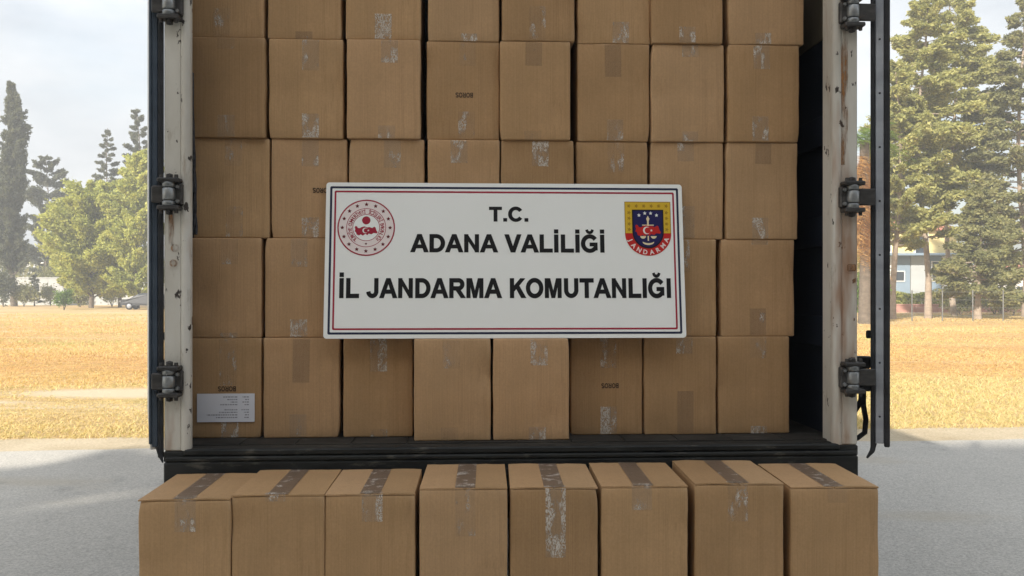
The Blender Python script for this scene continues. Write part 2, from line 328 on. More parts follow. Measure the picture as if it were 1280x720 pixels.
# rear sill: ledge, ridge, beam, flange ends
sill = MB().box(-HW + .07, HW - .07, -.010, .058, FZ - .03, FZ - .005, .006).build('sill_ledge', M['black'], T)
MB().box(-HW + .01, HW - .01, -.0195, .05, FZ - .047, FZ - .031, .004).build('sill_ridge', M['black'], T)
MB().box(-HW + .004, HW - .004, -.018, .12, .985, FZ - .048, .006).build('sill_beam', M['black'], T)
MB().box(-HW - .03, HW + .03, -.012, .10, .955, .984, .006).build('sill_flange', M['black'], T)
k = MB()
for x in (-.86, -.42, .05, .5, .93): k.box(x - .05, x + .05, -.023, -.015, 1.04, 1.10, .003)
k.build('rub_block', M['black'], T)
for s in (-1, 1):
    # corner post: flat flange, rounded lip towards the opening, return into the body
    p = MB().box(min(s * HW, s * (HW - .062)), max(s * HW, s * (HW - .062)), 0, .085, FZ - .012, ROOF - .142, .005).build('corner_post', M['post'], T)
    q = MB(); pts = [(s * (HW - .075), .012, FZ - .010), (s * (HW - .075), .012, 2.0), (s * (HW - .075), .012, ROOF - .15)]
    q.tube(pts, .0185, 14).build('post_lip', M['post'], p)
    MB().box(min(s * (HW - .092), s * (HW - .063)), max(s * (HW - .092), s * (HW - .063)), .02, .100 if s > 0 else .03, FZ - .008, ROOF - .15, .003).build('post_return', M['post'], p)
    MB().box(min(s * HW, s * (HW - .075)), max(s * HW, s * (HW - .075)), -.004, .10, FZ - .05, FZ - .013, .003).build('post_foot', M['black'], p)
    if s > 0:
        a, z = loc_at(1054, 105, -.002); MB().box(a - .017, a + .017, -.0016, .001, z - .30, z + .20).build('rust_streak', M['rust'], p)
        a, z = loc_at(1064, 335, -.002); MB().box(a - .016, a + .016, -.012, .002, z - .012, z + .014, .004).build('rust_patch', M['rust'], p)
    else:
        for (px, py, r0) in ((219, 310, .014), (217, 329, .013)):
            a, z = loc_at(px, py, -.002); MB().lathe([(r0 * .55, -.004), (r0 * .6, -.007), (r0, -.007), (r0, .002)], (a, 0, z), 'Y', 18).build('rust_ring', M['rust'], p)
        a, z = loc_at(214, 285, -.002); MB().box(a - .009, a + .009, -.0016, .001, z - .06, z + .05).build('rust_streak', M['rust'], p)
# doors, swung back beside the body
def door(s, px0, px1, ang):
    a0, _ = loc_at(px0, 360, 0); a1, _ = loc_at(px1, 360, 0); th = abs(a1 - a0); ain = min(a0, a1) if s > 0 else max(a0, a1)
    d = empty('door', (ain, 0.0, 0), -s * ang - TH, T)               # local: +x outwards (times s), +y along the door
    z0, z1 = 1.215, 3.88
    X = lambda u0, u1: (min(s * u0, s * u1), max(s * u0, s * u1))
    MB().box(*X(.006, th - .004), .014, 1.20, z0, z1, .003).build('leaf', M['liner'] if s > 0 else M['liner'], d)
    if s > 0:
        MB().box(*X(0, .017), 0, .03, z0 - .03, z1, .004).build('seal', M['seal'], d)
        MB().box(*X(.0175, .046), .004, .0135, z0, z1, .002).build('edge_strip', M['alu'], d)
        MB().box(*X(.0465, th), .0, .03, z0 - .012, z1, .004).build('seal', M['seal'], d)
        MB().tube([(s * .012, .012, z0 + .0), (s * .006, .006, z0 - .03), (-s * .012, -.004, z0 - .055)], [.012, .010, .004], 6).build('torn_seal_end', M['seal'], d)
        for k in range(14):
            MB().lathe([(0, -.0015), (.0035, -.001), (.0045, .004)], (s * .032, .003, z0 + .10 + k * .2), 'Y', 10).build('rivet', M['seal'], d)
    else:
        MB().box(*X(0, .020), 0, .03, z0 - .03, z1, .004).build('seal', M['seal'], d)
        MB().box(*X(.0205, .040), .003, .0135, z0 + .01, z1, .003).build('edge_strip', M['bluegrey'], d)
        MB().box(*X(.0405, th), .002, .026, z0 + .02, z1, .004).build('seal', M['bluegrey'], d)
        MB().tube([(s * .018, .012, z0 + .01), (s * .012, .006, z0 - .02), (s * .004, -.004, z0 - .045)], [.012, .009, .003], 6).build('torn_seal_end', M['seal'], d)
    # lock rod with guide, cam and handle loop on the skin that now faces the body
    q = MB(); zr = 1.15
    rx = -s * .030
    q.tube([(rx, .10, 1.34), (rx, .10, 1.53)], .013, 8)
    q.box(rx - .028, rx + .028, .07, .13, 1.485, 1.53, .004); q.box(min(rx*.6, 0), max(rx*.6, 0), .08, .12, 1.60, 1.63, .004)
    q.box(min(rx, 0), max(rx, 0), .085, .115, 1.49, 1.525)
    q.tube([(rx, .10, 1.44), (rx - s * .005, .09, 1.36), (rx - s * .035, .08, 1.31), (rx - s * .062, .075, 1.275)], .011, 8)
    q.tube([(rx, .10, 1.36), (rx + s * .012, .09, 1.29), (rx + s * .008, .085, 1.24), (rx - s * .018, .08, 1.218), (rx - s * .06, .075, 1.222)], .010, 8)
    q.build('lock_rod', M['seal'], d)
    MB().box(min(rx, 0), max(rx, 0), .06, .14, 1.40, 1.45, .004).build('rod_guide', M['seal'], d)
    return d
door(1, 1088, 1110, R(23.45)); door(-1, 205, 187, R(22.9))
# hinges
def hinge(s, py0, py1, pxc):
    a, z1 = loc_at(pxc, py0, -.03); _, z0 = loc_at(pxc, py1, -.03); zc = (z0 + z1) / 2; h = (z1 - z0)
    e = empty('hinge', (a, -.026, zc), 0, T)
    for z_a, z_b in ((-.34, -.19), (-.17, .17), (.19, .34)):
        MB().lathe([(0, z_a * h), (.020, z_a * h), (.0225, z_a * h + .003), (.0225, z_b * h - .003), (.020, z_b * h), (0, z_b * h)], (0, -.004, 0), 'Z', 18).build('knuckle', M['galv'], e)
    MB().tube([(0, -.004, -h * .36), (0, -.004, h * .36)], .013, 10).build('pin', M['hinge'], e)
    for q in (-1, 1):
        MB().box(-.036, .040, -.026, .027, q * h * .38 - .008, q * h * .38 + .008, .004).build('bracket_ear', M['hinge'], e)
        k = MB()
        for bx in (-.024, .002, .027): k.lathe([(0, q * .012), (.007, q * .012), (.008, 0)], (bx, -.008, q * (h * .38 + .008)), 'Z', 6, False)
        k.lathe([(0, q * .018), (.012, q * .014), (.012, 0)], (.0, .004, q * (h * .38 + .008)), 'Z', 10)
        k.build('bolt', M['hinge'], e)
    MB().box(-.044 if s > 0 else .012, -.012 if s > 0 else .044, .0, .027, -h * .30, h * .30, .004).build('mounting_plate', M['hinge'], e)
    for bz in (-.2, .2): MB().lathe([(0, -.008), (.006, -.008), (.008, -.004), (.008, .002)], ((-.030 if s > 0 else .030), -.001, bz * h), 'Y', 6, False).build('plate_bolt', M['galv'], e)
    if s > 0: MB().box(.018, .088, -.004, .010, -h * .24, h * .24, .004).build('strap', M['hinge'], e)
    else: MB().box(-.062, -.018, -.004, .010, -h * .24, h * .24, .004).build('strap', M['hinge'], e)
for py0, py1 in ((-18, 27), (220, 265), (455, 499), (-250, -205)): hinge(-1, py0, py1, 211)
for py0, py1 in ((-8, 37), (224, 268), (450, 494), (-245, -200)): hinge(1, py0, py1, 1066)
# running gear
for s in (-1, 1): MB().box(s * .5 - .05, s * .5 + .05, .12, LEN - .3, .85, FZ - .061, .006).build('chassis_rail', M['black'], T)
for y in (2.4, 3.7, 5.0):
    MB().tube([(-1.15, y, .5), (1.15, y, .5)], .06, 10).build('axle', M['black'], T)
    for s in (-1, 1):
        MB().box(s * .5 - .04, s * .5 + .04, y - .12, y + .12, .5, .86, .01).build('axle_hanger', M['black'], T)
        w = empty('wheel', (s * 1.05, y, .5 + GZ), 0, T)
        MB().lathe([(.29, -.17), (.44, -.19), (.49, -.15), (.50, 0), (.49, .15), (.44, .19), (.29, .17)], (0, 0, 0), 'X', 32).build('tyre', M['tyre'], w)
        MB().lathe([(.30, .165 * s), (.27, .10 * s), (.13, .06 * s), (.12, .13 * s), (0, .13 * s)], (0, 0, 0), 'X', 24).build('rim', M['alu'], w)
for s in (-1, 1): MB().box(s * .55 - .05, s * .55 + .05, 11.0, 11.1, GZ, .90, .005).build('landing_leg', M['black'], T)
MB().box(-1.1, 1.1, .25, .33, .45, .57, .01).build('underrun_bar', M['black'], T)
for s in (-1, 1): MB().box(s * .6 - .03, s * .6 + .03, .26, .32, .56, .87, .005).build('underrun_bracket', M['black'], T)

# ------------------------------------------------------------------ cartons
BH = .381; BD = .38
ORD = ['nearest', 'second', 'third', 'fourth', 'fifth', 'sixth', 'seventh', 'eighth']
def bulge(A, x, z, w, h):
    u = max(-1, min(1, 2 * x / w)); v = max(-1, min(1, 2 * z / h - 1)); return A * (1 - u * u) * (1 - v * v)
def carton_mesh(w, d, h, A, seed, r=.0062):
    rnd = np.random.RandomState(seed); H3 = np.array([w / 2, d / 2, h / 2])
    ph = rnd.uniform(0, 6.28, 8); wob = rnd.uniform(.0002, .0009)
    def axis(hh): return np.array([-hh, -hh + r * .35, -hh + r] + list(np.linspace(-hh + r, hh - r, 13)[1:-1]) + [hh - r, hh - r * .35, hh])
    vs = {}; V_ = []; Fc = []
    def vid(p):
        k = tuple(np.round(p, 6))
        if k not in vs: vs[k] = len(V_); V_.append(np.array(p))
        return vs[k]
    for a in range(3):
        b_, c_ = (a + 1) % 3, (a + 2) % 3; gb, gc = axis(H3[b_]), axis(H3[c_])
        for sg in (-1, 1):
            for i in range(len(gb) - 1):
                for j in range(len(gc) - 1):
                    q = []
                    for ii, jj in ((i, j), (i + 1, j), (i + 1, j + 1), (i, j + 1)):
                        p = np.zeros(3); p[a] = sg * H3[a]; p[b_] = gb[ii]; p[c_] = gc[jj]; q.append(vid(p))
                    Fc.append(tuple(q if sg > 0 else q[::-1]))
    P = np.array(V_); Q = np.clip(P, -(H3 - r), H3 - r); D = P - Q; nr = np.linalg.norm(D, axis=1, keepdims=True); D = D / np.maximum(nr, 1e-9)
    P = Q + r * D
    for a, amp in ((1, A), (0, A * .6)):
        o = [1, 0][a]; u = P[:, o] / H3[o]; v = P[:, 2] / H3[2]
        P[:, a] += np.sign(P[:, a]) * amp * np.clip(1 - u * u, 0, 1) * np.clip(1 - v * v, 0, 1) * (np.abs(Q[:, a]) > H3[a] - r - 1e-6)
    for _ in range(rnd.randint(2, 5)):
        cz = rnd.uniform(-.95, .95) * H3[2]; sx_ = rnd.choice([-1, 1]); cx = sx_ * H3[0] * rnd.uniform(.55, 1.0); sg = rnd.uniform(.02, .055); am = rnd.uniform(.002, .009)
        g = np.exp(-((P[:, 0] - cx) ** 2 + (P[:, 2] - cz) ** 2) / (2 * sg * sg)) * (P[:, 1] < -H3[1] + .02); P[:, 1] += am * g
    c_ = rnd.choice([-1, 1], 2); g = np.exp(-((P[:, 0] - c_[0] * H3[0]) ** 2 + (P[:, 2] - c_[1] * H3[2]) ** 2) / (2 * .018 ** 2)); P[:, 0] -= c_[0] * g * rnd.uniform(0, .006); P[:, 1] += g * rnd.uniform(0, .005) * (P[:, 1] < 0)
    z = P[:, 2] / h
    P[:, 0] += wob * (np.sin(9 * z + ph[0]) + .6 * np.sin(21 * z + ph[1])) * (P[:, 0] / H3[0])
    P[:, 2] += h / 2
    return pyd('carton_body', P, Fc, True)
def ribbon(path, w, nx=3):      # strip of width w along x, path in (y,z)
    v = []; f = []
    for i, (y, z) in enumerate(path):
        for k in range(nx + 1): v.append((-w / 2 + w * k / nx, y, z))
    for i in range(len(path) - 1):
        for k in range(nx):
            a = i * (nx + 1) + k; f.append((a, a + 1, a + nx + 2, a + nx + 1))
    return v, f
def text_mesh(body, bold=.0, shear=0):
    cu = bpy.data.curves.new('text', 'FONT'); cu.body = body; cu.size = 1; cu.offset = bold; cu.resolution_u = 3; cu.space_character = 1 + bold * 2.2
    o = bpy.data.objects.new('text', cu); COL.objects.link(o)
    dg = bpy.context.evaluated_depsgraph_get(); me = bpy.data.meshes.new_from_object(o.evaluated_get(dg))
    bpy.data.objects.remove(o); bpy.data.curves.remove(cu); me.materials.clear()
    P = np.array([v.co[:] for v in me.vertices]); return P, [tuple(p.vertices) for p in me.polygons]
def stroke(pts, hw=.1, hv=None):
    """thick line through pts as quads; hw half width across x-ish, hv across y-ish (defaults equal)"""
    hv = hv or hw; n = len(pts); Lp = []; Rp = []
    for i in range(n):
        p0, p1 = pts[max(i - 1, 0)], pts[min(i + 1, n - 1)]; dx, dy = p1[0] - p0[0], p1[1] - p0[1]; d = math.hypot(dx, dy)
        nx_, ny_ = -dy / d * hw, dx / d * hv; Lp.append((pts[i][0] + nx_, pts[i][1] + ny_)); Rp.append((pts[i][0] - nx_, pts[i][1] - ny_))
    return [[Rp[i], Rp[i + 1], Lp[i + 1], Lp[i]] for i in range(n - 1)]
def el(cx, cy, rx, ry, a0, a1, n=18): return [(cx + rx * math.cos(R(t)), cy + ry * math.sin(R(t))) for t in np.linspace(a0, a1, n)]
def rc(x0, x1, y0, y1): return [[(x0, y0), (x1, y0), (x1, y1), (x0, y1)]]
def glyph(c):
    w = .20; h = .085
    if c == 'I': return rc(.09, .29, 0, 1), .38
    if c == 'İ': return rc(.09, .29, 0, 1) + rc(.09, .29, 1.12, 1.30), .38
    if c == 'L': return rc(.09, .29, 0, 1) + rc(.29, .82, 0, .17), .85
    if c == 'T': return rc(.02, .84, .83, 1) + rc(.33, .53, 0, .83), .86
    if c == 'A': return [[(0, 0), (.215, 0), (.515, .80), (.515, 1), (.40, 1)], [(1.02, 0), (.62, 1), (.515, 1), (.515, .80), (.80, 0)]] + rc(.27, .75, .23, .39), 1.02
    if c == 'V': return [[(0, 1), (.215, 1), (.475, .25), (.475, 0), (.36, 0)], [(.95, 1), (.59, 0), (.475, 0), (.475, .25), (.735, 1)]], .95
    if c == 'N': return rc(.09, .28, 0, 1) + rc(.73, .92, 0, 1) + [[(.28, 1), (.28, .70), (.73, 0), (.73, .30)]], 1.01
    if c == 'M': return rc(.09, .28, 0, 1) + rc(.88, 1.07, 0, 1) + [[(.28, 1), (.28, .78), (.49, 0), (.58, 0), (.58, .26), (.375, 1)], [(.88, 1), (.785, 1), (.58, .26), (.58, 0), (.67, 0), (.88, .78)]], 1.16
    if c == 'K': return rc(.09, .29, 0, 1) + [[(.29, .30), (.29, .56), (.72, 1), (.97, 1)], [(.42, .56), (.56, .70), (1.02, 0), (.77, 0)]], 1.02
    if c == 'U': return rc(.09, .29, .40, 1) + rc(.72, .92, .40, 1) + stroke(el(.505, .40, .315, .315, 180, 360), .1, h), 1.01
    if c == 'J': return rc(.48, .68, .34, 1) + stroke(el(.34, .33, .24, .245, 190, 360), .1, h), .77
    if c == 'D': return rc(.09, .29, 0, 1) + stroke([(.29, .915), (.46, .915)] + el(.46, .5, .40, .415, 88, -88, 22) + [(.46, .085), (.29, .085)], .1, h), 1.0
    if c == 'O': return stroke(el(.54, .5, .41, .425, 0, 360, 40), .1, .09), 1.08
    if c == 'C': return stroke(el(.52, .5, .395, .425, 38, 322, 34), .1, .09), 1.01
    if c in 'GĞ':
        g = stroke(el(.53, .5, .41, .425, 40, 318, 34), .1, .09) + rc(.55, .97, .37, .53) + rc(.79, .97, .13, .37)
        if c == 'Ğ': g += stroke(el(.53, 1.31, .17, .16, 185, 355, 14), .05, .055)
        return g, 1.07
    if c == 'R': return rc(.09, .29, 0, 1) + stroke([(.29, .915), (.62, .915)] + el(.62, .70, .235, .215, 85, -85, 14) + [(.62, .485), (.29, .485)], .1, h) + [[(.47, .40), (.70, .42), (1.02, 0), (.78, 0)]], 1.02
    if c == 'B': return rc(.09, .29, 0, 1) + stroke([(.29, .915), (.60, .915)] + el(.60, .73, .21, .19, 85, -85, 12) + [(.60, .54), (.29, .54)], .09, h) + stroke([(.29, .455), (.62, .455)] + el(.62, .27, .235, .185, 85, -85, 12) + [(.62, .085), (.29, .085)], .09, h), .98
    if c == 'S': return stroke(el(.47, .73, .34, .19, 25, 200, 14) + el(.47, .27, .36, .19, 60, -160, 18)[2:], .095, .09), .93
    if c == '.': return rc(.10, .30, 0, .19), .38
    return [], .40
def fatten(p, e):
    n = len(p); ar = sum(p[j][0] * p[(j + 1) % n][1] - p[(j + 1) % n][0] * p[j][1] for j in range(n)); p = p if ar > 0 else p[::-1]; out = []
    for j in range(n):
        (x0, y0), (x1, y1), (x2, y2) = p[j - 1], p[j], p[(j + 1) % n]
        a_ = math.hypot(x1 - x0, y1 - y0) or 1e-9; b_ = math.hypot(x2 - x1, y2 - y1) or 1e-9
        n1 = ((y1 - y0) / a_, -(x1 - x0) / a_); n2 = ((y2 - y1) / b_, -(x2 - x1) / b_); c_ = max(.45, 1 + n1[0] * n2[0] + n1[1] * n2[1])
        out.append((x1 + e * (n1[0] + n2[0]) / c_, y1 + e * (n1[1] + n2[1]) / c_))
    return out
def place_text(name, body, x0, x1, z0, z1, y, m, parent, bold=.0, flip=False, split=False):
    polys = []; cx = 0
    for gi, ch in enumerate(body):
        g, w = glyph(ch); polys += [(gi, fatten([(px_ + cx, py_) for px_, py_ in p], bold)) for p in g]; cx += w + .03
    A_ = np.array([p for _, g in polys for p in g]); mn, mxx = A_.min(0), A_.max(0); mbs = {}
    for i, (gi, p) in enumerate(polys):
        q_ = []
        for px_, py_ in p:
            x = x0 + (px_ - mn[0]) / (mxx[0] - mn[0]) * (x1 - x0); z = z0 + (py_ - mn[1]) / (mxx[1] - mn[1]) * (z1 - z0)
            if flip: x = x0 + x1 - x; z = z0 + z1 - z
            q_.append((x, y - .00004 * (i % 7), z))
        mbs.setdefault(gi if split else 0, MB()).add(q_, [tuple(range(len(q_)))])
    if not split: return mbs[0].build(name, m, parent)
    e = empty(name, (0, 0, 0), 0, parent)
    for gi in mbs: mbs[gi].build('letter' if body[gi] != '.' else 'full_stop', m, e)
    return e
M['ink'], *_ = mat('dark print ink', (.085, .055, .035), .8)
def carton(a, b, z, w, h, seed, label, group, yaw=0, top=.07, bot=.05, txt=None, flaps=False, world=None, d=BD, cat='carton', tx=0, pitch=0, tiny=False):
    rnd = random.Random(seed)
    A = rnd.uniform(-.002, .0045)
    ft = .004 if flaps else 0
    me = carton_mesh(w, d, h - ft, A, seed)
    xy = wxy(a, b + d / 2) if world is None else world
    o = link('cardboard_box', me, M['card'], None, (xy[0], xy[1], z), (0, 0, TH + yaw))
    tag(o, label, cat, group)
    if tiny: return o
    off = tx + rnd.uniform(-.012, .012); tw = .064
    if flaps:
        for s in (-1, 1):
            k = MB(); n = 6; g = .0012; lift = rnd.uniform(0, .003); vv = []; ff = []
            for j in range(2):
                for i in range(n + 1):
                    for e in (0, 1):
                        x = s * (g + (w / 2 - g - .0005) * i / n); y = (-d / 2 + .0006) if e == 0 else (d / 2 - .0006)
                        zz = h - ft + (0 if j == 0 else ft) + lift * math.sin(math.pi * i / n) + (rnd.uniform(0, .0012) if j else 0)
                        vv.append((x, y, zz))
            m2 = 2 * (n + 1)
            for i in range(n):
                q = (2 * i, 2 * i + 2, 2 * i + 3, 2 * i + 1); t = tuple(p + m2 for p in q)
                ff += [t if s > 0 else t[::-1], q[::-1] if s > 0 else q]
                e0 = (2 * i, 2 * i + 2, 2 * i + 2 + m2, 2 * i + m2); e1 = (2 * i + 1, 2 * i + 3, 2 * i + 3 + m2, 2 * i + 1 + m2)
                ff += [e0 if s > 0 else e0[::-1], e1[::-1] if s > 0 else e1]
            ff += [(0, 1, 1 + m2, m2), (2 * n, 2 * n + 1, 2 * n + 1 + m2, 2 * n + m2)]
            link('flap', pyd('flap', vv, ff), M['flap'], o)
        path = [(d / 2 - .002 - i * (d - .004) / 8, h + .0022 + rnd.uniform(0, .0012)) for i in range(9)]
        v, f = ribbon(path, tw); link('tape_strip', pyd('tape_strip', v, f, True), M['tape_brown'], o, (rnd.uniform(-.006, .006), 0, 0))
    e = .0012; tk = lambda: M[rnd.choice(['tape', 'tape', 'tape', 'tape', 'tape_dull', 'tape_faint', 'tape_faint'])]
    if top > 0:
        zt = h - (0.0 if not flaps else -.0005)
        path = [(-d / 2 + .03, zt + (.0003 if not flaps else .0026)), (-d / 2 + .004, zt + (.0003 if not flaps else .0026)), (-d / 2 - .0007, zt - .003)]
        path += [(-d / 2 - bulge(A, off, (zt - top * t), w, h) - e, zt - top * t) for t in np.linspace(.08, 1, 8)]
        if not flaps: path = path[2:]
        v, f = ribbon(path, tw)
        link('tape_strip', pyd('tape_strip', v, f, True), tk(), o, (off, 0, 0), (0, rnd.uniform(-.02, .02) if not flaps else 0, 0))
    if bot > 0:
        path = [(-d / 2 - bulge(A, off, bot * t, w, h) - e, bot * t) for t in np.linspace(.04, 1, 8)]
        v, f = ribbon(path, tw)
        link('tape_strip', pyd('tape_strip', v, f, True), tk(), o, (off + rnd.uniform(-.008, .008), 0, 0))
    if txt:
        tx0, tz0 = txt
        place_text('print', 'BOROS', tx0 - .034, tx0 + .034, tz0 - .010, tz0 + .010, -d / 2 - max(A, 0) - .0008, M['ink'], o, .018, True)
    return o
PB = .20
ROWS = {  # measured left/right edges of every carton in the load
 4: [(236, 330), (335, 427), (432, 526), (535, 624), (627, 718), (722, 813), (815, 904), (911, 1005)],
 3: [(237, 332), (336, 429), (433, 525), (533, 624), (625, 713), (722, 812), (814, 905), (910, 999)],
 2: [(240, 336), (339, 434), (436, 530), (534, 624), (627, 718), (721, 810), (813, 904), (908, 997)],
 1: [(236, 326), (331, 424), (428, 520), (524, 614), (618, 708), (712, 800), (804, 896), (901, 993)],
 0: [(236, 327), (329, 424), (429, 516), (518, 614), (617, 712), (713, 803), (805, 895), (898, 987)]}
ROWN = {0: 'floor row', 1: 'second row up', 2: 'third row up', 3: 'fourth row up', 4: 'top row'}
TEXTS = {(3, 3): (580, 119), (2, 1): (402, 238), (0, 0): (284, 486), (0, 5): (762, 482)}
rt = random.Random(77)
# lengths of the tape ends over the top and bottom edge, read off the photograph
TAPE = {(4, i): (.02, t) for i, t in enumerate((.115, .03, .10, .03, .135, .085, .065, .045))}
TAPE.update({(3, 0): (.045, .085), (3, 1): (.12, .095), (3, 2): (.09, .05), (3, 3): (.095, .11), (3, 4): (.095, .035), (3, 5): (.13, .085), (3, 6): (.05, .04), (3, 7): (.095, .10),
             (2, 0): (.105, .12), (2, 1): (.105, .08), (2, 2): (.11, .05), (2, 3): (.09, .05), (2, 4): (.10, .05), (2, 5): (.12, .05), (2, 6): (.075, .13), (2, 7): (.085, .085),
             (1, 0): (.10, .02), (1, 1): (.11, .07), (1, 2): (.09, .05), (1, 3): (.09, .05), (1, 4): (.09, .05), (1, 5): (.09, .05), (1, 6): (.13, .05), (1, 7): (.02, .11),
             (0, 0): (.18, .07), (0, 1): (.17, .09), (0, 2): (.13, .03), (0, 3): (.11, .05), (0, 4): (.10, .05), (0, 5): (.12, .11), (0, 6): (.065, .17), (0, 7): (.085, .03)})
for r_, cols in ROWS.items():
    for c_, (x0, x1) in enumerate(cols):
        b = PB + rt.uniform(-.012, .014); 
        if r_ == 0 and c_ in (3, 4): b = .095
        elif r_ == 1: b = PB + rt.uniform(0, .004)
        if r_ == 4 and c_ >= 6: b = PB - .012
        a0, _ = loc_at(x0, 360, b); a1, _ = loc_at(x1, 360, b); zb = FZ + r_ * BH
        tx = None
        if (r_, c_) in TEXTS:
            ta, tz = loc_at(*TEXTS[(r_, c_)], b); tx = (ta - (a0 + a1) / 2, tz - zb)
        num = ORD[7 - c_]
        lab = f'brown taped carton, {num} to the rust-streaked post, in the {ROWN[r_]} inside the trailer' if c_ == 7 else f'brown taped carton, {num} from the rust-streaked post, in the {ROWN[r_]} inside the trailer'
        if (r_, c_) == (0, 0): lab = 'brown taped carton with a white shipping label, on the trailer floor'
        elif r_ == 0 and c_ in (3, 4): lab = f'brown carton jutting out under the white sign, {num} from the rust-streaked post'
        tp, bt = TAPE[(r_, c_)]
        o = carton((a0 + a1) / 2, b, zb, a1 - a0, BH, 100 + r_ * 10 + c_, lab, 'cartons loaded in the trailer', R(rt.uniform(-.6, .6)), tp, bt, tx, tx=rt.uniform(-.006, .02))
        if (r_, c_) == (0, 0): LABELBOX = (o, (a0 + a1) / 2, b, zb)
# shipping label, upside down
M['paper'], *_ = mat('label paper', (.74, .75, .80), .6); M['greyink'], *_ = mat('label print', (.33, .33, .37), .7)
o, ac, b, zb = LABELBOX
la0, lz1 = loc_at(247, 492, b); la1, lz0 = loc_at(319, 527, b); la0 -= ac; la1 -= ac; lz0 -= zb; lz1 -= zb; yl = -BD / 2 - .005
lb = MB().box(la0, la1, yl, yl + .0005, lz0, lz1).build('shipping_label', M['paper'], o)
k = MB(); rl = random.Random(5); lw = la1 - la0; lh = lz1 - lz0
for i in range(9):
    zz = lz1 - lh * (.12 + .09 * i)
    if i in (4,): continue
    xe = la0 + lw * .90
    for x_r, x_l in ((.90, .90 - rl.uniform(.06, .14)), (.70, .70 - rl.uniform(.1, .55) if i > 4 else .70 - rl.uniform(.08, .3))):
        x = x_r
        while x > x_l:
            ww = rl.uniform(.015, .045); k.box(la0 + lw * max(x - ww, x_l), la0 + lw * x, yl - .0005, yl - .0002, zz - .0021, zz + .0021); x -= ww + .010
k.build('label_print', M['greyink'], lb)
# the stack of cartons standing outside, three layers
FR = [(168.7, 282.5, 624.6, 1.5), (286, 401, 619, 1.0), (403, 515, 618, .6), (522, 632, 610.5, -.2), (636, 746, 610, -.8), (750, 859, 608, -1.0), (867.5, 979, 604.8, -1.2), (988, 1098.5, 609, -1.8)]
GNAME = 'cartons stacked outside the trailer'
for i, (x0, x1, yt, yaw) in enumerate(FR):
    dd = 2.72 + .12 * i / 7
    xa, xb = (x0 - 640) * dd / F, (x1 - 640) * dd / F; zt = CZ - (yt - HOR) * dd / F; w = xb - xa; h = (zt - GZ) / 3
    num = ORD[7 - i]; pre = 'to' if i == 7 else 'from'
    for lay, ln in ((2, 'topping the stack outside'), (1, 'mid-height in the stack outside'), (0, 'on the yard under the stack outside')):
        cx = (xa + xb) / 2; cy = dd + BD / 2
        carton(0, 0, GZ + lay * h, w, h, 300 + lay * 10 + i, f'brown taped carton, {num} {pre} the rust-streaked post, {ln}', GNAME, R(yaw) - TH * .35,
               (.10, .02, .085, .15, .22, .075, .12, .05)[i] if lay == 2 else .08, .05, None, lay == 2, (cx, cy), tiny=False)

# ------------------------------------------------------------------ sign
def m_sign():
    m, n, l, b = mat('sign white', rough=.35, spec=.4)
    n1 = noise(n, l, 3, 5, .6); l.new(ramp(n, l, n1.outputs['Fac'], [(.3, (.86, .875, .835)), (.7, (.89, .90, .87))]).outputs['Color'], b.inputs['Base Color']); return m
M['sign'] = m_sign()
for nm, c in (('navy ink', (.02, .026, .06)), ('red ink', (.36, .02, .045)), ('black ink', (.009, .009, .010)), ('gold ink', (.66, .43, .03)), ('dark gold', (.36, .21, .015)),
              ('bright red ink', (.52, .018, .015)), ('deep blue ink', (.014, .012, .085)), ('white ink', (.80, .78, .74)), ('dark maroon ink', (.13, .015, .02)), ('pale pink', (.82, .73, .70)), ('cream ink', (.78, .66, .42))):
    M[nm], *_ = mat(nm, c, .4)
bB, bT = .112, .188
aL, zB = loc_at(404, 423, bB); aR, _ = loc_at(858, 423, bB); _, zTop = loc_at(630, 229, bT)
SW = aR - aL; SHt = math.hypot(zTop - zB, bT - bB); zB = FZ + BH
xy = wxy((aL + aR) / 2, bB)
SG = tag(empty('sign', (xy.x, xy.y, zB + .001), TH), 'white rectangular notice board with navy and red border leaning on the cartons', 'sign')
SG.rotation_euler = (-math.atan2(bT - bB, zTop - zB), 0, TH)
def roundrect(x0, x1, z0, z1, r, n=6):
    p = []
    for cx, cz, t0 in ((x1 - r, z0 + r, -90), (x1 - r, z1 - r, 0), (x0 + r, z1 - r, 90), (x0 + r, z0 + r, 180)):
        for k in range(n + 1): t = R(t0 + 90 * k / n); p.append((cx + r * math.cos(t), cz + r * math.sin(t)))
    return p
MB().prism(roundrect(-SW / 2, SW / 2, 0, SHt, .012), 0, .006).build('board', M['sign'], SG)
def flat(name, polys, m, y, parent):
    k = MB()
    for p in polys: k.add([(x, y, z) for x, z in p], [tuple(range(len(p)))])
    return k.build(name, m, parent)
def many(name, polys, m, y, parent):
    for p in polys: flat(name, [p], m, y, parent)
def ring(name, outer, inner, m, y, parent):
    n = len(outer); v = [(x, y, z) for x, z in outer] + [(x, y, z) for x, z in inner]
    return MB().add(v, [(i, (i + 1) % n, n + (i + 1) % n, n + i) for i in range(n)]).build(name, m, parent)
def frame(inset, w, m, nm): 
    ring(nm, roundrect(-SW / 2 + inset, SW / 2 - inset, inset, SHt - inset, .006), roundrect(-SW / 2 + inset + w, SW / 2 - inset - w, inset + w, SHt - inset - w, .003), m, -.0007, SG)
PX = SW / 454.0                                    # metres per photo pixel on the board
frame(5.0 * PX, 2.7 * PX, M['navy ink'], 'navy_border'); frame(10.6 * PX, 2.2 * PX, M['red ink'], 'red_border')
PZ = SHt / 194.0
def sx(px, py): return (px - 631 - (.2 if True else 0)) / (443 + (py - 229) / 194 * 11) * SW
def sz(py): return (423 - py) * PZ
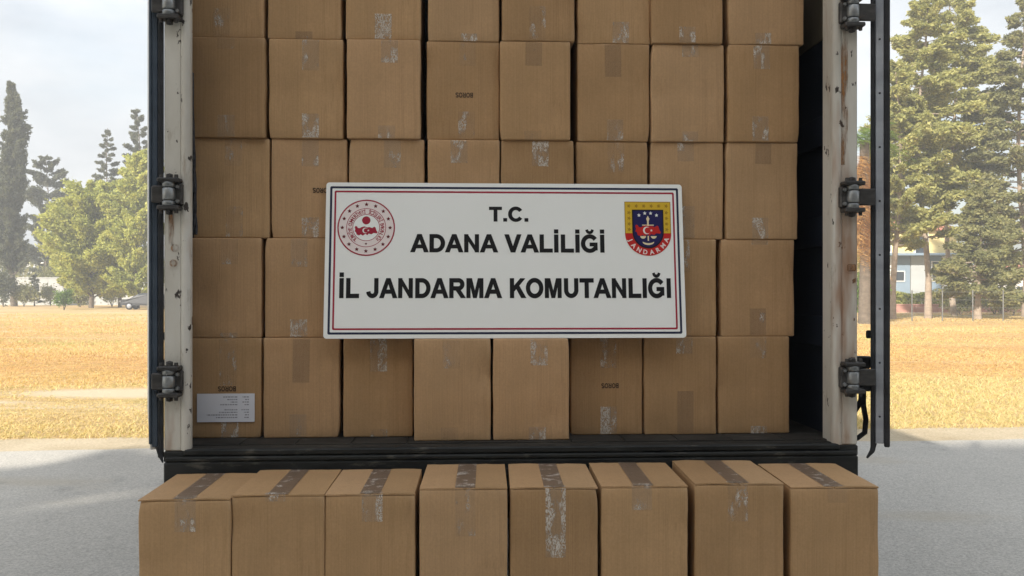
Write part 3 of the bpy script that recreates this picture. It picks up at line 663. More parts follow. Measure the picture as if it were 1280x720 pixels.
def sign_text(body, x0, x1, y0, y1, bold):
    yc = (y0 + y1) / 2; place_text('lettering', body, sx(x0, yc), sx(x1, yc), sz(y1), sz(y0), -.0008, M['black ink'], SG, .032, False, True)
sign_text('T.C.', 610, 659, 258.5, 278, .030); sign_text('ADANA VALİLİĞİ', 512, 754.5, 287, 317, .030); sign_text('İL JANDARMA KOMUTANLIĞI', 424.5, 838.5, 341.5, 374, .030)
def circ(r, n=48, cx=0, cz=0): return [(cx + r * math.cos(2 * math.pi * k / n), cz + r * math.sin(2 * math.pi * k / n)) for k in range(n)]
def star(r, cx, cz, rot=90, q=.42): return [(cx + (r if k % 2 == 0 else r * q) * math.cos(R(rot + 36 * k)), cz + (r if k % 2 == 0 else r * q) * math.sin(R(rot + 36 * k))) for k in range(10)]
MAP = [(-1, .28), (-.93, .40), (-.80, .36), (-.72, .22), (-.55, .20), (-.40, .30), (-.15, .36), (.08, .28), (.30, .30), (.52, .22), (.70, .34), (.82, .26), (.88, .02), (1, -.16), (.92, -.26), (.66, -.22), (.46, -.34), (.22, -.28), (.10, -.42), (-.05, -.30), (-.28, -.46), (-.46, -.34), (-.60, -.44), (-.82, -.36), (-.88, -.16), (-1, -.08), (-.94, .1)]
def crescent(name, r, cx, cz, m, y, parent, n=20):
    t0 = math.acos(max(-1, min(1, (1 + .28 ** 2 - .8 ** 2) / (2 * .28)))); P_ = (math.cos(t0) - .28, math.sin(t0)); t1_ = math.atan2(P_[1], P_[0])
    o_ = [(cx + r * math.cos(t), y, cz + r * math.sin(t)) for t in np.linspace(t0, 2 * math.pi - t0, n)]
    i_ = [(cx + r * .28 + r * .8 * math.cos(t), y, cz + r * .8 * math.sin(t)) for t in np.linspace(t1_, 2 * math.pi - t1_, n)]
    return MB().add(o_ + i_, [(k, k + 1, n + k + 1, n + k) for k in range(n - 1)]).build(name, m, parent)
def ring_text(s, r, h, a0, a1, m, y, parent, bold=.03, bottom=False, name='ring_lettering'):
    k = MB(); n = len(s)
    for i, ch in enumerate(s):
        if ch == ' ': continue
        P, f = text_mesh(ch, bold); P = P.copy(); cx = (P[:, 0].min() + P[:, 0].max()) / 2
        t = R(a0 + (a1 - a0) * (i + .5) / n); x = (P[:, 0] - cx) * h / .72; z = P[:, 1] * h / .72
        if bottom: rr = r + h / 2 - z; ang = t + x / r; X = rr * np.cos(ang); Z = rr * np.sin(ang)
        else: rr = r - h / 2 + z; ang = t - x / r; X = rr * np.cos(ang); Z = rr * np.sin(ang)
        k.add([(a_, y, b_) for a_, b_ in zip(X, Z)], f)
    return k.build(name, m, parent)
# round seal
E = empty('round_emblem', (sx(458, 286), 0, sz(286)), 0, SG); e1 = 36 * PX
flat('disc', [circ(e1 * .99)], M['pale pink'], -.0007, E); ring('rim_line', circ(e1), circ(e1 * .955), M['red ink'], -.0010, E)
many('star', [star(e1 * .075, e1 * .83 * math.cos(2 * math.pi * k / 16), e1 * .83 * math.sin(2 * math.pi * k / 16), 90, .5) for k in range(16)], M['dark maroon ink'], -.0010, E)
ring('ring_line', circ(e1 * .69), circ(e1 * .67), M['red ink'], -.0010, E); flat('inner_disc', [circ(e1 * .455)], M['sign'], -.0010, E); ring('ring_line', circ(e1 * .475), circ(e1 * .455), M['red ink'], -.0012, E)
ring_text('TÜRKİYE CUMHURİYETİ', e1 * .57, e1 * .13, 232, 92, M['red ink'], -.0012, E, .01); ring_text('İÇİŞLERİ BAKANLIĞI', e1 * .57, e1 * .13, 82, -52, M['red ink'], -.0012, E, .01)
flat('star', [star(e1 * .05, 0, -e1 * .57)], M['dark maroon ink'], -.0012, E)
flat('country_map', [[(x * e1 * .40, z * e1 * .40 - e1 * .10) for x, z in MAP]], M['red ink'], -.0013, E); flat('red_disc', [circ(e1 * .145, 32, 0, e1 * .26)], M['red ink'], -.0013, E)
crescent('crescent', e1 * .10, -e1 * .03, -e1 * .10, M['white ink'], -.0016, E); flat('crescent_star', [star(e1 * .045, e1 * .075, -e1 * .10)], M['white ink'], -.0016, E)
# shield
E = empty('shield_emblem', (sx(809.8, 286), 0, sz(286)), 0, SG); E.scale = (.945, 1, .99); q = PX
def shield(w, top, yc, bot, n=28):                     # straight sides, elliptic base
    return [(w, top), (-w, top)] + [(-w * math.cos(t), yc - (yc - bot) * math.sin(t)) for t in np.linspace(0, math.pi, n)]
so_ = shield(31.5 * q, 35.5 * q, -6 * q, -35.5 * q)
flat('shield_back', [so_], M['dark gold'], -.0007, E); flat('gold_field', [shield(30.6 * q, 34.6 * q, -6 * q, -34.6 * q)], M['gold ink'], -.0009, E)
k = []
for i in range(6): k.append(star(3.0 * q, (-25.6 + i * 10.24) * q, 29.8 * q, 0, .45))
for s in (-1, 1):
    for i in range(4): k.append(star(3.0 * q, s * 25.6 * q, (21 - i * 7.4) * q, 0, .45))
many('gold_ornament', k, M['dark gold'], -.0011, E)
n_ = 28; arc = lambda w, bot: [(-w * math.cos(t), -6 * q - (-6 * q - bot) * math.sin(t)) for t in np.linspace(0, math.pi, n_)]
A1, A2 = arc(31.5 * q, -35.5 * q), arc(19.5 * q, -24.5 * q)
MB().add([(x, -.0012, z) for x, z in A1 + A2], [(i, i + 1, n_ + i + 1, n_ + i) for i in range(n_ - 1)]).build('red_band', M['bright red ink'], E)
flat('blue_border', [shield(21.5 * q, 25 * q, -4 * q, -26.0 * q)], M['black ink'], -.0014, E); flat('blue_field', [shield(19.8 * q, 23.5 * q, -4 * q, -24.2 * q)], M['deep blue ink'], -.0016, E)
E2 = empty('band_lettering', (0, 0, -5.2 * q), 0, E)
rg = MB(); s_ = 'JANDARMA'
for i, ch in enumerate(s_):
    P, f = text_mesh(ch, .03); cx = (P[:, 0].min() + P[:, 0].max()) / 2; t = R(192 + (348 - 192) * (i + .5) / 8)
    hx, hz = 26.3 * q, 25.6 * q; h = 6.0 * q; x = (P[:, 0] - cx) * h / .72; z = P[:, 1] * h / .72 - h / 2
    nx_, nz_ = -math.cos(t), -math.sin(t); tx_, tz_ = -math.sin(t), math.cos(t)
    rg.add([(hx * math.cos(t) + a_ * tx_ + b_ * nx_, -.0015, hz * math.sin(t) + a_ * tz_ + b_ * nz_) for a_, b_ in zip(x, z)], f)
bpy.data.objects.remove(E2); rg.build('band_lettering', M['pale pink'], E, (0, 0, -5.2 * q))
many('white_star', [star(2.6 * q, x * q, z * q, 90, .5) for x, z in ((-12, 17.6), (-4, 20.2), (4, 20.2), (12, 17.6))], M['white ink'], -.0018, E)
flat('sword', [[(-1 * q, 2 * q), (1 * q, 2 * q), (1.2 * q, 10 * q), (2.3 * q, 13 * q), (0, 17 * q), (-2.3 * q, 13 * q), (-1.2 * q, 10 * q)]], M['cream ink'], -.0018, E)
flat('scale_beam', [[(-8 * q, 4 * q), (8 * q, 4 * q), (8 * q, 5.2 * q), (-8 * q, 5.2 * q)]], M['cream ink'], -.0019, E); flat('sword_tip', [[(-.9 * q, -16 * q), (.9 * q, -16 * q), (.9 * q, -9.5 * q), (-.9 * q, -9.5 * q)]], M['cream ink'], -.0018, E)
flat('country_map', [[(x * 17.5 * q, z * 18 * q - 2.0 * q) for x, z in MAP]], M['bright red ink'], -.0020, E)
crescent('crescent', 5.0 * q, -2.0 * q, -2.4 * q, M['white ink'], -.0023, E); flat('crescent_star', [star(2.0 * q, 4.4 * q, -2.4 * q)], M['white ink'], -.0023, E)
pan = lambda cx: [(cx + 4 * q * math.cos(t), -9.8 * q + 3.4 * q * math.sin(t)) for t in np.linspace(math.pi, 2 * math.pi, 12)]
many('scale_pan', [pan(-7 * q), pan(7.4 * q)], M['cream ink'], -.0020, E)
t1 = np.linspace(R(205), R(335), 12); flat('wreath', [[(8.5 * q * math.cos(t), -16.5 * q + 5 * q * math.sin(t)) for t in t1] + [(8.5 * q * math.cos(t), -15.4 * q + 3.6 * q * math.sin(t)) for t in t1[::-1]]], M['cream ink'], -.0020, E)

# rope hanging inside the post
k = MB(); rr = random.Random(4)
for j in range(4):
    pts = []
    for i in range(22):
        t = i / 21; a, z = loc_at(239 + 4.0 * t * math.sin(t * 11 + j * 1.7) + t * 2.5, 90 + 203 * t, .12); pts.append((a, .125 + .008 * math.cos(t * 11 + j * 2), z))
    k.tube(pts, .0058, 6)
ro = k.build('hanging_rope', M['rope'], None, (TO.x, TO.y, 0), (0, 0, TH)); tag(ro, 'dark twisted rope hanging between the cartons and the hinge post', 'rope')
# ------------------------------------------------------------------ background: vegetation
def m_leaf(name, cols, trans=.42):
    m, n, l, b = mat(name, rough=.75, spec=.15)
    at_ = n.new('ShaderNodeAttribute'); at_.attribute_name = 'tone'
    c = ramp(n, l, at_.outputs['Fac'], [(i / (len(cols) - 1), x) for i, x in enumerate(cols)]).outputs['Color']
    l.new(c, b.inputs['Base Color'])
    tr = n.new('ShaderNodeBsdfTranslucent'); l.new(mix(n, l, c, (1.35, 1.3, .8), 1.0, 'MULTIPLY'), tr.inputs['Color'])
    ms = n.new('ShaderNodeMixShader'); ms.inputs['Fac'].default_value = trans
    l.new(b.outputs[0], ms.inputs[1]); l.new(tr.outputs[0], ms.inputs[2]); l.new(ms.outputs[0], n['Material Output'].inputs['Surface']); return m
M['leaf_pine'] = m_leaf('pine needles', [(.17, .185, .065), (.35, .35, .13), (.53, .50, .21)])
M['leaf_dark'] = m_leaf('dark conifer needles', [(.075, .085, .055), (.115, .125, .08), (.15, .155, .10)])
M['leaf_yellow'] = m_leaf('yellow green leaves', [(.22, .26, .07), (.41, .43, .12), (.56, .55, .18)], .42)
M['leaf_olive'] = m_leaf('olive leaves', [(.13, .145, .065), (.26, .26, .115), (.37, .345, .165)])
M['leaf_green'] = m_leaf('fresh green leaves', [(.08, .14, .03), (.14, .22, .045), (.20, .28, .07)], .4)
M['leaf_brown'] = m_leaf('dead palm fronds', [(.40, .21, .07), (.52, .31, .11), (.58, .40, .17)], .3)
M['straw'] = m_leaf('dry grass blades', [(.58, .35, .145), (.61, .42, .18), (.63, .49, .235), (.64, .52, .27), (.47, .46, .19)], .3)
M['bark'] = m_dark('pale bark', (.26, .20, .15), (.40, .33, .26), .9, 5); M['bark_dark'] = m_dark('dark bark', (.10, .08, .06), (.19, .155, .12), .9, 5)
def quads(name, C_, A_, B_, tone, m, parent=None, tri=False):
    n = len(C_); k = 3 if tri else 4
    if tri: P = np.stack([C_ - A_, C_ + A_, C_ + B_], 1).reshape(-1, 3)
    else: P = np.stack([C_ - A_ - B_ * .35, C_ + A_ * .2 - B_, C_ + A_ + B_ * .25, C_ - A_ * .1 + B_], 1).reshape(-1, 3)
    me = bpy.data.meshes.new(name); me.vertices.add(n * k); me.vertices.foreach_set('co', P.astype(np.float32).ravel())
    me.loops.add(n * k); me.loops.foreach_set('vertex_index', np.arange(n * k, dtype=np.int32)); me.polygons.add(n)
    me.polygons.foreach_set('loop_start', np.arange(0, n * k, k, dtype=np.int32)); me.polygons.foreach_set('loop_total', np.full(n, k, dtype=np.int32))
    a = me.attributes.new('tone', 'FLOAT', 'FACE'); a.data.foreach_set('value', np.clip(tone, 0, 1).astype(np.float32)); me.update(calc_edges=True)
    return link(name, me, m, parent)
def unit(v): return v / np.maximum(np.linalg.norm(v, axis=1, keepdims=True), 1e-9)
def leaves(name, C_, ln, wd, tone, m, parent, rs, axis=None):
    n = len(C_); A_ = unit(rs.normal(size=(n, 3)) + (0 if axis is None else axis * 1.6)); B_ = unit(np.cross(A_, rs.normal(size=(n, 3))))
    s_ = rs.uniform(.6, 1.3, (n, 1)); return quads(name, C_, A_ * s_ * ln / 2, B_ * s_ * wd / 2, tone, m, parent)
def trunk_mesh(h, r, rs, limbs, bend=.02):
    k = MB(); ph = rs.uniform(0, 6, 2); P = lambda z: np.array([math.sin(z * .35 + ph[0]) * bend * h - math.sin(ph[0]) * bend * h, math.sin(z * .3 + ph[1]) * bend * h - math.sin(ph[1]) * bend * h, z])
    zs = np.linspace(0, h, 9); k.tube([(0, 0, -.05)] + [P(z) for z in zs[1:]], [r * 1.25] + [r * (1 - .85 * z / h) for z in zs[1:]], 9)
    for z, tip, rr in limbs:
        p0 = P(z); mid = (p0 + tip) / 2 + np.array([0, 0, rs.uniform(-.05, .12) * np.linalg.norm(tip - p0)]); k.tube([p0, mid, tip], [rr, rr * .7, rr * .25], 5, False)
    return k, P
def tree(name, label, cat, px, d, h, z0, prof, nb, nl, ln, wd, mt, bark, seed, r=.18, rise=(.0, .35), spread=.16, group=None, shape='branch', bend=.012, ztop=None):
    rs = np.random.RandomState(seed); x, y, _ = at(px, d); t = tag(empty(name, (x, y, 0)), label, cat, group)
    ztop = ztop or h; limbs = []; C_ = []; T_ = []; AX = []
    k0, P = trunk_mesh(h, r, np.random.RandomState(seed + 1), [], bend)
    for i in range(nb):
        u = (i + rs.uniform(0, 1)) / nb; z = z0 + (ztop - z0) * u; az = i * 2.4 + rs.uniform(-.5, .5); L_ = prof(u) * rs.uniform(.55, 1.12)
        e = rs.uniform(*rise); dr = np.array([math.cos(az) * math.cos(e), math.sin(az) * math.cos(e), math.sin(e)])
        p0 = P(min(z, h * .98)); tip = p0 + dr * L_; limbs.append((min(z, h * .98), tip, max(.015, r * .32 * (1 - .7 * u))))
        m_ = max(20, int(nl * (L_ + .25) / nb)); q_ = rs.uniform(.18, 1.05, m_) ** .75
        sg = spread * (.5 + .6 * L_) * (1.15 - .6 * q_)[:, None]
        pts = p0 + dr * L_ * q_[:, None] + rs.normal(size=(m_, 3)) * sg * np.array([1, 1, .62]); pts[:, 2] += .12 * L_ * q_ ** 2 * (1 if rise[1] > 0 else -1)
        # sub clumps: pull points to a few twig ends so that gaps open
        nc = max(3, int(m_ / 26)); cen = pts[rs.randint(0, m_, nc)]; idx = rs.randint(0, nc, m_); tone_c = rs.uniform(.05, .95, nc)
        pts = pts * .38 + cen[idx] * .62 + rs.normal(size=(m_, 3)) * .06
        C_.append(pts); T_.append(tone_c[idx] * .7 + rs.uniform(0, .3, m_)); AX.append(np.repeat(dr[None], m_, 0))
    k, _ = trunk_mesh(h, r, np.random.RandomState(seed + 1), limbs, bend); k.build('trunk', bark, t)
    C_ = np.concatenate(C_); leaves('crown', C_, ln, wd, np.concatenate(T_), mt, t, rs, np.concatenate(AX)); return t
def bush(name, label, cat, px, d, w, dp, h, n, ln, mt, seed, group=None, stems=3):
    rs = np.random.RandomState(seed); x, y, _ = at(px, d); t = tag(empty(name, (x, y, 0)), label, cat, group); k = MB()
    for i in range(stems): a = rs.uniform(0, 6.28); k.tube([(0, 0, -.03), (math.cos(a) * w * .12, math.sin(a) * dp * .12, h * .4), (math.cos(a) * w * .3, math.sin(a) * dp * .3, h * .75)], [.04, .03, .01], 5)
    k.build('stem', M['bark_dark'], t)
    cen = rs.normal(size=(max(6, n // 60), 3)); cen = unit(cen) * rs.uniform(.3, 1, (len(cen), 1)); idx = rs.randint(0, len(cen), n)
    C_ = cen[idx] * .8 + rs.normal(size=(n, 3)) * .16; C_ = C_ * np.array([w / 2, dp / 2, h / 2]) + np.array([0, 0, h * .52]); C_[:, 2] = np.abs(C_[:, 2])
    leaves('foliage', C_, ln, ln * .5, rs.uniform(0, 1, len(cen))[idx] * .7 + rs.uniform(0, .3, n), mt, t, rs); return t
cone = lambda R0, p=1.0: (lambda u: R0 * (1 - u) ** p + .12)
dome = lambda R0: (lambda u: R0 * math.sqrt(max(.04, 1 - (2 * u - .85) ** 2 / 1.35)))
# right side: tall pines behind the field
GP = 'pines at the far side of the field'
tree('pine_tree', 'tall pine with straight pale trunk in front of the yellow house', 'tree', 1160, 54.6, 20.5, 5.0, lambda u: 3.3 * (.75 + .5 * math.sin(u * 2.6)) * (1 - u) ** .45, 120, 42000, .24, .11, M['leaf_pine'], M['bark'], 11, .20, (-.35, .30), .15, GP)
tree('pine_tree', 'tall pine with pale trunk beside the open trailer door, before the house', 'tree', 1115, 53, 15.5, 4.4, lambda u: 2.5 * (1 - u) ** .5 + .2, 90, 26000, .24, .11, M['leaf_pine'], M['bark'], 12, .20, (-.4, .30), .155, GP)
tree('pine_tree', 'tallest pine, slim trunk hidden low down behind the small broad cedar', 'tree', 1193, 60, 24.0, 9.0, lambda u: 4.1 * (.7 + .5 * math.sin(u * 3)) * (1 - u) ** .4, 120, 44000, .25, .12, M['leaf_pine'], M['bark'], 13, .18, (-.3, .35), .145, GP, bend=.015)
tree('cedar_tree', 'small broad cedar with thick pale trunk and low dense crown by the fence', 'tree', 1222, 53, 8.3, 1.55, lambda u: 2.75 * (1 - u) ** .75 + .15, 90, 26000, .22, .10, M['leaf_olive'], M['bark'], 14, .20, (-.4, .15), .19, None)
tree('pine_tree', 'dark pine standing behind the wire fence at the field corner', 'tree', 1282, 57, 21.0, 3.0, lambda u: 3.6 * (1 - u) ** .55 + .2, 120, 40000, .25, .12, M['leaf_olive'], M['bark'], 15, .22, (-.35, .3), .15, GP)
tree('pine_tree', 'young pine between the cedar and the dark corner pine', 'tree', 1252, 64, 9.6, 1.2, lambda u: 1.9 * (1 - u) ** .8 + .15, 60, 14000, .23, .10, M['leaf_pine'], M['bark'], 16, .14, (-.1, .3), .16, GP)
for px, d, w, h, lab in ((1200, 61, 3.2, 1.7, 'rounded dark green shrub behind the slim pine trunk'), (1266, 60, 3.6, 2.2, 'wide dark green shrub behind the fence post'), (1243, 63, 2.2, 1.9, 'light green shrub between the cedar trunk and the wide dark shrub')):
    bush('shrub', lab, 'shrub', px, d, w, 2.2, h, 2600, .16, M['leaf_olive'] if 'dark' in lab else M['leaf_yellow'], int(px), 'shrubs by the far fence')
# palm with a skirt of dead fronds
x, y, _ = at(1081, 46); PT = tag(empty('palm_tree', (x, y, 0)), 'palm with a skirt of dead orange fronds seen between post and door', 'tree')
rs = np.random.RandomState(3); hp = 9.6
MB().tube([(0, 0, -.05), (.05, 0, 4), (0, .05, hp)], [.34, .27, .24], 10).build('trunk', M['bark_dark'], PT)
def fronds(name, n, zb, L_, e0, e1, sag, m, seed, w=.5):
    rs = np.random.RandomState(seed); CC = []; AA = []; BB = []
    for i in range(n):
        az = rs.uniform(0, 6.28); e = rs.uniform(e0, e1); ln = L_ * rs.uniform(.75, 1.1); z = zb[0] + (zb[1] - zb[0]) * rs.uniform()
        for t in np.linspace(.12, 1, 26):
            p = np.array([math.cos(az) * math.cos(e) * ln * t, math.sin(az) * math.cos(e) * ln * t, z + math.sin(e) * ln * t - sag * ln * t * t])
            for sd_ in (-1, 1):
                side = np.array([-math.sin(az), math.cos(az), -.35]) * sd_; wl = w * math.sin(math.pi * min(1, t * .9 + .12))
                CC.append(p); AA.append(np.array([math.cos(az), math.sin(az), 0]) * .02 + rs.normal(size=3) * .008); BB.append(side * wl + np.array([math.cos(az) * .12, math.sin(az) * .12, -.05]))
    return quads(name, np.array(CC), np.array(AA), np.array(BB), rs.uniform(0, 1, len(CC)), m, PT, True)
fronds('green_fronds', 34, (hp - .3, hp + .2), 2.3, -.1, 1.2, .45, M['leaf_green'], 1); fronds('dead_fronds', 190, (hp - 5.2, hp - .4), 1.9, -1.3, -.85, .25, M['leaf_brown'], 2, .5)
bush('shrub', 'bright green shrub at the foot of the palm', 'shrub', 1083, 47.5, 2.6, 2.2, 2.6, 2600, .2, M['leaf_green'], 31, 'shrubs by the far fence')
bush('shrub', 'bright green tree-like shrub behind the palm skirt', 'shrub', 1085, 66, 3.4, 2.4, 8.2, 3600, .25, M['leaf_green'], 32, 'shrubs by the far fence')
# left side
tree('cypress_tree', 'tall dark columnar cypress at the edge of the field', 'tree', 18, 95, 24.3, 3.2, lambda u: 2.6 * (math.sin(math.pi * min(1, .34 + u * .66)) ** .75) + .12, 330, 46000, .34, .13, M['leaf_dark'], M['bark_dark'], 21, .3, (.7, 1.2), .20)
tree('open_tree', 'thin-crowned tree between the cypress and the yellow-green tree', 'tree', 58, 112, 18.6, 3.0, dome(3.4), 70, 14000, .34, .17, M['leaf_dark'], M['bark_dark'], 22, .2, (.0, .8), .16)
tree('broadleaf_tree', 'broad round yellow-green tree with a short dark trunk', 'tree', 114, 85, 11.4, .9, lambda u: 4.9 * math.sqrt(max(.04, 1 - (2 * u - .7) ** 2 / 1.75)), 130, 44000, .27, .16, M['leaf_yellow'], M['bark_dark'], 23, .2, (.05, .8), .19)
tree('fir_tree', 'pointed dark fir rising behind the round yellow-green tree', 'tree', 132, 108, 21.6, 8.0, cone(3.4, .8), 56, 10000, .36, .14, M['leaf_dark'], M['bark_dark'], 24, .2, (-.05, .25), .14)
tree('fir_tree', 'ragged dark fir with upswept branches close to the trailer door', 'tree', 174, 100, 22.4, 8.0, cone(3.6, .7), 52, 9000, .36, .13, M['leaf_dark'], M['bark_dark'], 25, .2, (.25, .7), .13)
tree('broadleaf_tree', 'narrow bright yellow tree beside the parked dark car', 'tree', 172, 82, 14.4, .8, lambda u: 3.3 * math.sqrt(max(.04, 1 - (2 * u - .7) ** 2 / 1.75)), 100, 30000, .27, .16, M['leaf_yellow'], M['bark_dark'], 26, .18, (.2, .9), .18)
tree('olive_tree', 'dull olive tree between the round and the narrow yellow trees', 'tree', 150, 88, 10.0, 1.0, dome(3.0), 70, 18000, .28, .16, M['leaf_olive'], M['bark_dark'], 27, .16, (.1, .8), .18)
tree('small_fir', 'small dark fir standing against the pale wall', 'tree', 43, 96, 3.4, .3, cone(1.0, .8), 30, 2600, .22, .1, M['leaf_dark'], M['bark_dark'], 28, .07, (.0, .3), .16)
for px, d, w, h, lab in ((30, 93, 3.2, 2.6, 'low grey-green shrub right beside the cypress trunk'), (100, 90, 3.4, 2.3, 'low olive shrub under the round yellow-green tree'), (140, 92, 3.6, 2.6, 'low olive shrub under the dull olive tree'), (66, 106, 5.0, 5.6, 'tall olive shrub filling the gap behind the pale wall')):
    bush('shrub', lab, 'shrub', px, d, w, 2.0, h, 2600, .24, M['leaf_olive'], int(px) + 400, 'shrubs along the pale wall')
# unseen tree added by the depot corner to streak the yard's left with shade
tree('added_shade_tree', 'unseen leafy tree added at the depot corner to throw streaky shade', 'tree', 640 + 12.1 * F / 5.4, -5.4, 9.6, 5.2, dome(2.2), 40, 3600, .3, .2, M['leaf_yellow'], M['bark_dark'], 51, .2, (.0, .8), .16)
bush('shrub', 'dark shrub at the foot of the cypress', 'shrub', 4, 92, 3.6, 2.5, 4.2, 3200, .26, M['leaf_dark'], 33, 'shrubs along the pale wall')
bush('shrub', 'small bright green bush standing alone at the field edge', 'shrub', 80, 77, 1.9, 1.6, 1.9, 1900, .2, M['leaf_green'], 34, 'shrubs along the pale wall')
bush('shrub', 'dull shrub behind the small bright green bush', 'shrub', 63, 98, 2.6, 1.8, 2.6, 1500, .24, M['leaf_olive'], 35, 'shrubs along the pale wall')
# hedge
def hedge(px0, px1, d, h, n, lab, seed):
    rs = np.random.RandomState(seed); x0, x1 = at(px0, d)[0], at(px1, d)[0]; t = tag(empty('hedge', ((x0 + x1) / 2, d, 0)), lab, 'hedge')
    C_ = np.stack([rs.uniform(x0 - (x0 + x1) / 2, x1 - (x0 + x1) / 2, n), rs.uniform(-.6, .6, n), rs.uniform(0, 1, n) ** .7 * h], 1); C_[:, 2] *= 1 + .08 * np.sin(C_[:, 0] * 2.1)
    leaves('foliage', C_, .24, .15, rs.uniform(0, 1, n), M['leaf_yellow'], t, rs)
    k = MB()
    for i in range(24): xx = (x1 - x0) * ((i + .5) / 24 - .5); k.tube([(xx, 0, -.03), (xx + .1, .05, h * .7)], [.03, .01], 5)
    k.build('stems', M['bark_dark'], t).__setitem__('kind', 'stuff'); return t
hedge(1064, 1330, 73, 1.5, 15000, 'clipped yellow-green hedge in front of the yellow house', 41)
# ------------------------------------------------------------------ background: buildings, walls, fence, car
for nm, c in (('pale render', (.66, .64, .58)), ('yellow render', (.74, .62, .30)), ('white render', (.74, .73, .70)), ('blue grey cladding', (.22, .29, .36)), ('grey cladding', (.42, .44, .44)), ('grey wall', (.42, .43, .42)), ('pink wall', (.50, .27, .22))):
    M[nm] = m_dark(nm, tuple(x * .88 for x in c), tuple(min(.85, x * 1.06) for x in c), .85, .9)
M['roof tile'] = m_dark('red roof tile', (.36, .13, .08), (.48, .20, .12), .85, 2); M['pane'], *_ = mat('window glass', (.04, .05, .06), .25, 0, .35); M['wood'] = m_dark('grey fence steel', (.12, .12, .11), (.2, .2, .19), .7, 4)
def building(name, label, px0, px1, d, dp, h, wall, roofh=0, floors=()):
    x0, x1 = at(px0, d)[0], at(px1, d)[0]; t = tag(empty(name, ((x0 + x1) / 2, d, 0)), label, 'building'); w = x1 - x0
    MB().box(-w / 2, w / 2, 0, dp, -.1, h, .03).build('wall', M[wall], t)
    if roofh:
        k = MB(); e = .5; k.add([(-w / 2 - e, -e, h), (w / 2 + e, -e, h), (w / 2 + e, dp + e, h), (-w / 2 - e, dp + e, h), (-w / 2 + 1.2, dp / 2, h + roofh), (w / 2 - 1.2, dp / 2, h + roofh)],
              [(3, 2, 1, 0), (0, 1, 5, 4), (1, 2, 5), (2, 3, 4, 5), (3, 0, 4)]); k.build('roof', M['roof tile'], t)
    else: MB().box(-w / 2 - .15, w / 2 + .15, -.15, dp + .15, h, h + .25, .03).build('parapet', M['white render'], t)
    return t, w
def window(t, x, z, w, h, y=0.0, fr='white render'):
    f = MB(); a = .08
    for b_ in ((x - w / 2, x + w / 2, z + h - a, z + h), (x - w / 2, x + w / 2, z, z + a), (x - w / 2, x - w / 2 + a, z + a, z + h - a), (x + w / 2 - a, x + w / 2, z + a, z + h - a)): f.box(b_[0], b_[1], y - .08, y - .002, b_[2], b_[3])
    o = f.build('window', M[fr], t); MB().box(x - w / 2 + a, x + w / 2 - a, y - .04, y - .003, z + a, z + h - a).build('pane', M['pane'], o)
hz = lambda py, d: CZ - (py - HOR) * d / F
H1, w = building('house', 'yellow and white two-storey house with blue-grey ground floor and red roof', 1088, 1196, 82, 8, hz(288, 82), 'yellow render', 1.5)
X = lambda px: at(px, 82)[0] - H1.location.x
zc = hz(320, 82)
MB().box(-w / 2 - .3, w / 2 + .1, -1.5, -.003, zc, zc + .22, .02).build('canopy', M['blue grey cladding'], H1)
for p0, p1, mm in ((1090, 1118, 'white render'), (1119, 1137, 'blue grey cladding'), (1138, 1158, 'grey cladding'), (1159, 1176, 'blue grey cladding'), (1177, 1194, 'white render')):
    MB().box(X(p0), X(p1), -.14, -.003, 0, zc - .01, .01).build('facade_panel', M[mm], H1)
MB().box(X(1142), X(1160), -.10, -.003, zc + .23, hz(289, 82), .01).build('facade_panel', M['white render'], H1)
window(H1, X(1151), hz(318, 82), 1.3, 1.75, -.11); window(H1, X(1124), hz(352, 82), .9, 1.0, -.15); window(H1, X(1106), hz(316, 82), 1.2, 1.5, 0); window(H1, X(1169), hz(352, 82), .9, 1.9, -.15)
H2, w = building('house', 'low white house with a faded red roof behind the pines', 1236, 1310, 100, 8, hz(343, 100), 'white render', 1.3)
for xx in (-2, 0.2, 2.4): window(H2, xx, .9, 1.1, 1.3)
H3, w = building('house', 'pale block partly hidden behind the cypress', -60, 64, 150, 10, hz(330, 150), 'grey wall')
for i in range(6):
    for zz in (1.0, 4.2): window(H3, -w / 2 + 1.6 + i * 2.5, zz, 1.2, 1.5)
H4, w = building('shed', 'low grey shed behind the parked dark car', 128, 230, 108, 6, hz(350, 108), 'grey wall'); window(H4, -2, 1.0, 1.4, 1.1); window(H4, 2, 1.0, 1.4, 1.1)
def wall(name, label, px0, px1, d, h, mt, n):
    x0, x1 = at(px0, d)[0], at(px1, d)[0]; t = tag(empty(name, ((x0 + x1) / 2, d, 0)), label, 'wall'); w = x1 - x0
    for i in range(n): MB().box(-w / 2 + w * i / n + .01, -w / 2 + w * (i + 1) / n - .01, 0, .2, -.05, h, .01).build('wall_panel', M[mt], t)
    MB().box(-w / 2, w / 2, -.04, .24, h, h + .1, .01).build('coping', M[mt], t)
wall('boundary_wall', 'long pale grey boundary wall behind the cypress and shrubs', -140, 260, 101, 3.1, 'grey wall', 14)
wall('low_wall', 'low pinkish wall in front of the clipped hedge', 1060, 1340, 69, .55, 'pink wall', 10)
x0, x1 = at(1140, 50)[0], at(1330, 50)[0]; FN = tag(empty('wire_fence', ((x0 + x1) / 2, 50, 0)), 'thin wire fence with slim grey posts before the pines', 'fence')
for i in range(6): xx = (x1 - x0) * (i / 5 - .5); MB().tube([(xx, 0, -.1), (xx, 0, 1.75)], .035, 6).build('post', M['wood'], FN)
for z in (.3, .75, 1.2, 1.65): MB().tube([(-(x1 - x0) / 2, 0, z), ((x1 - x0) / 2, 0, z)], .008, 4).build('wire', M['wood'], FN)
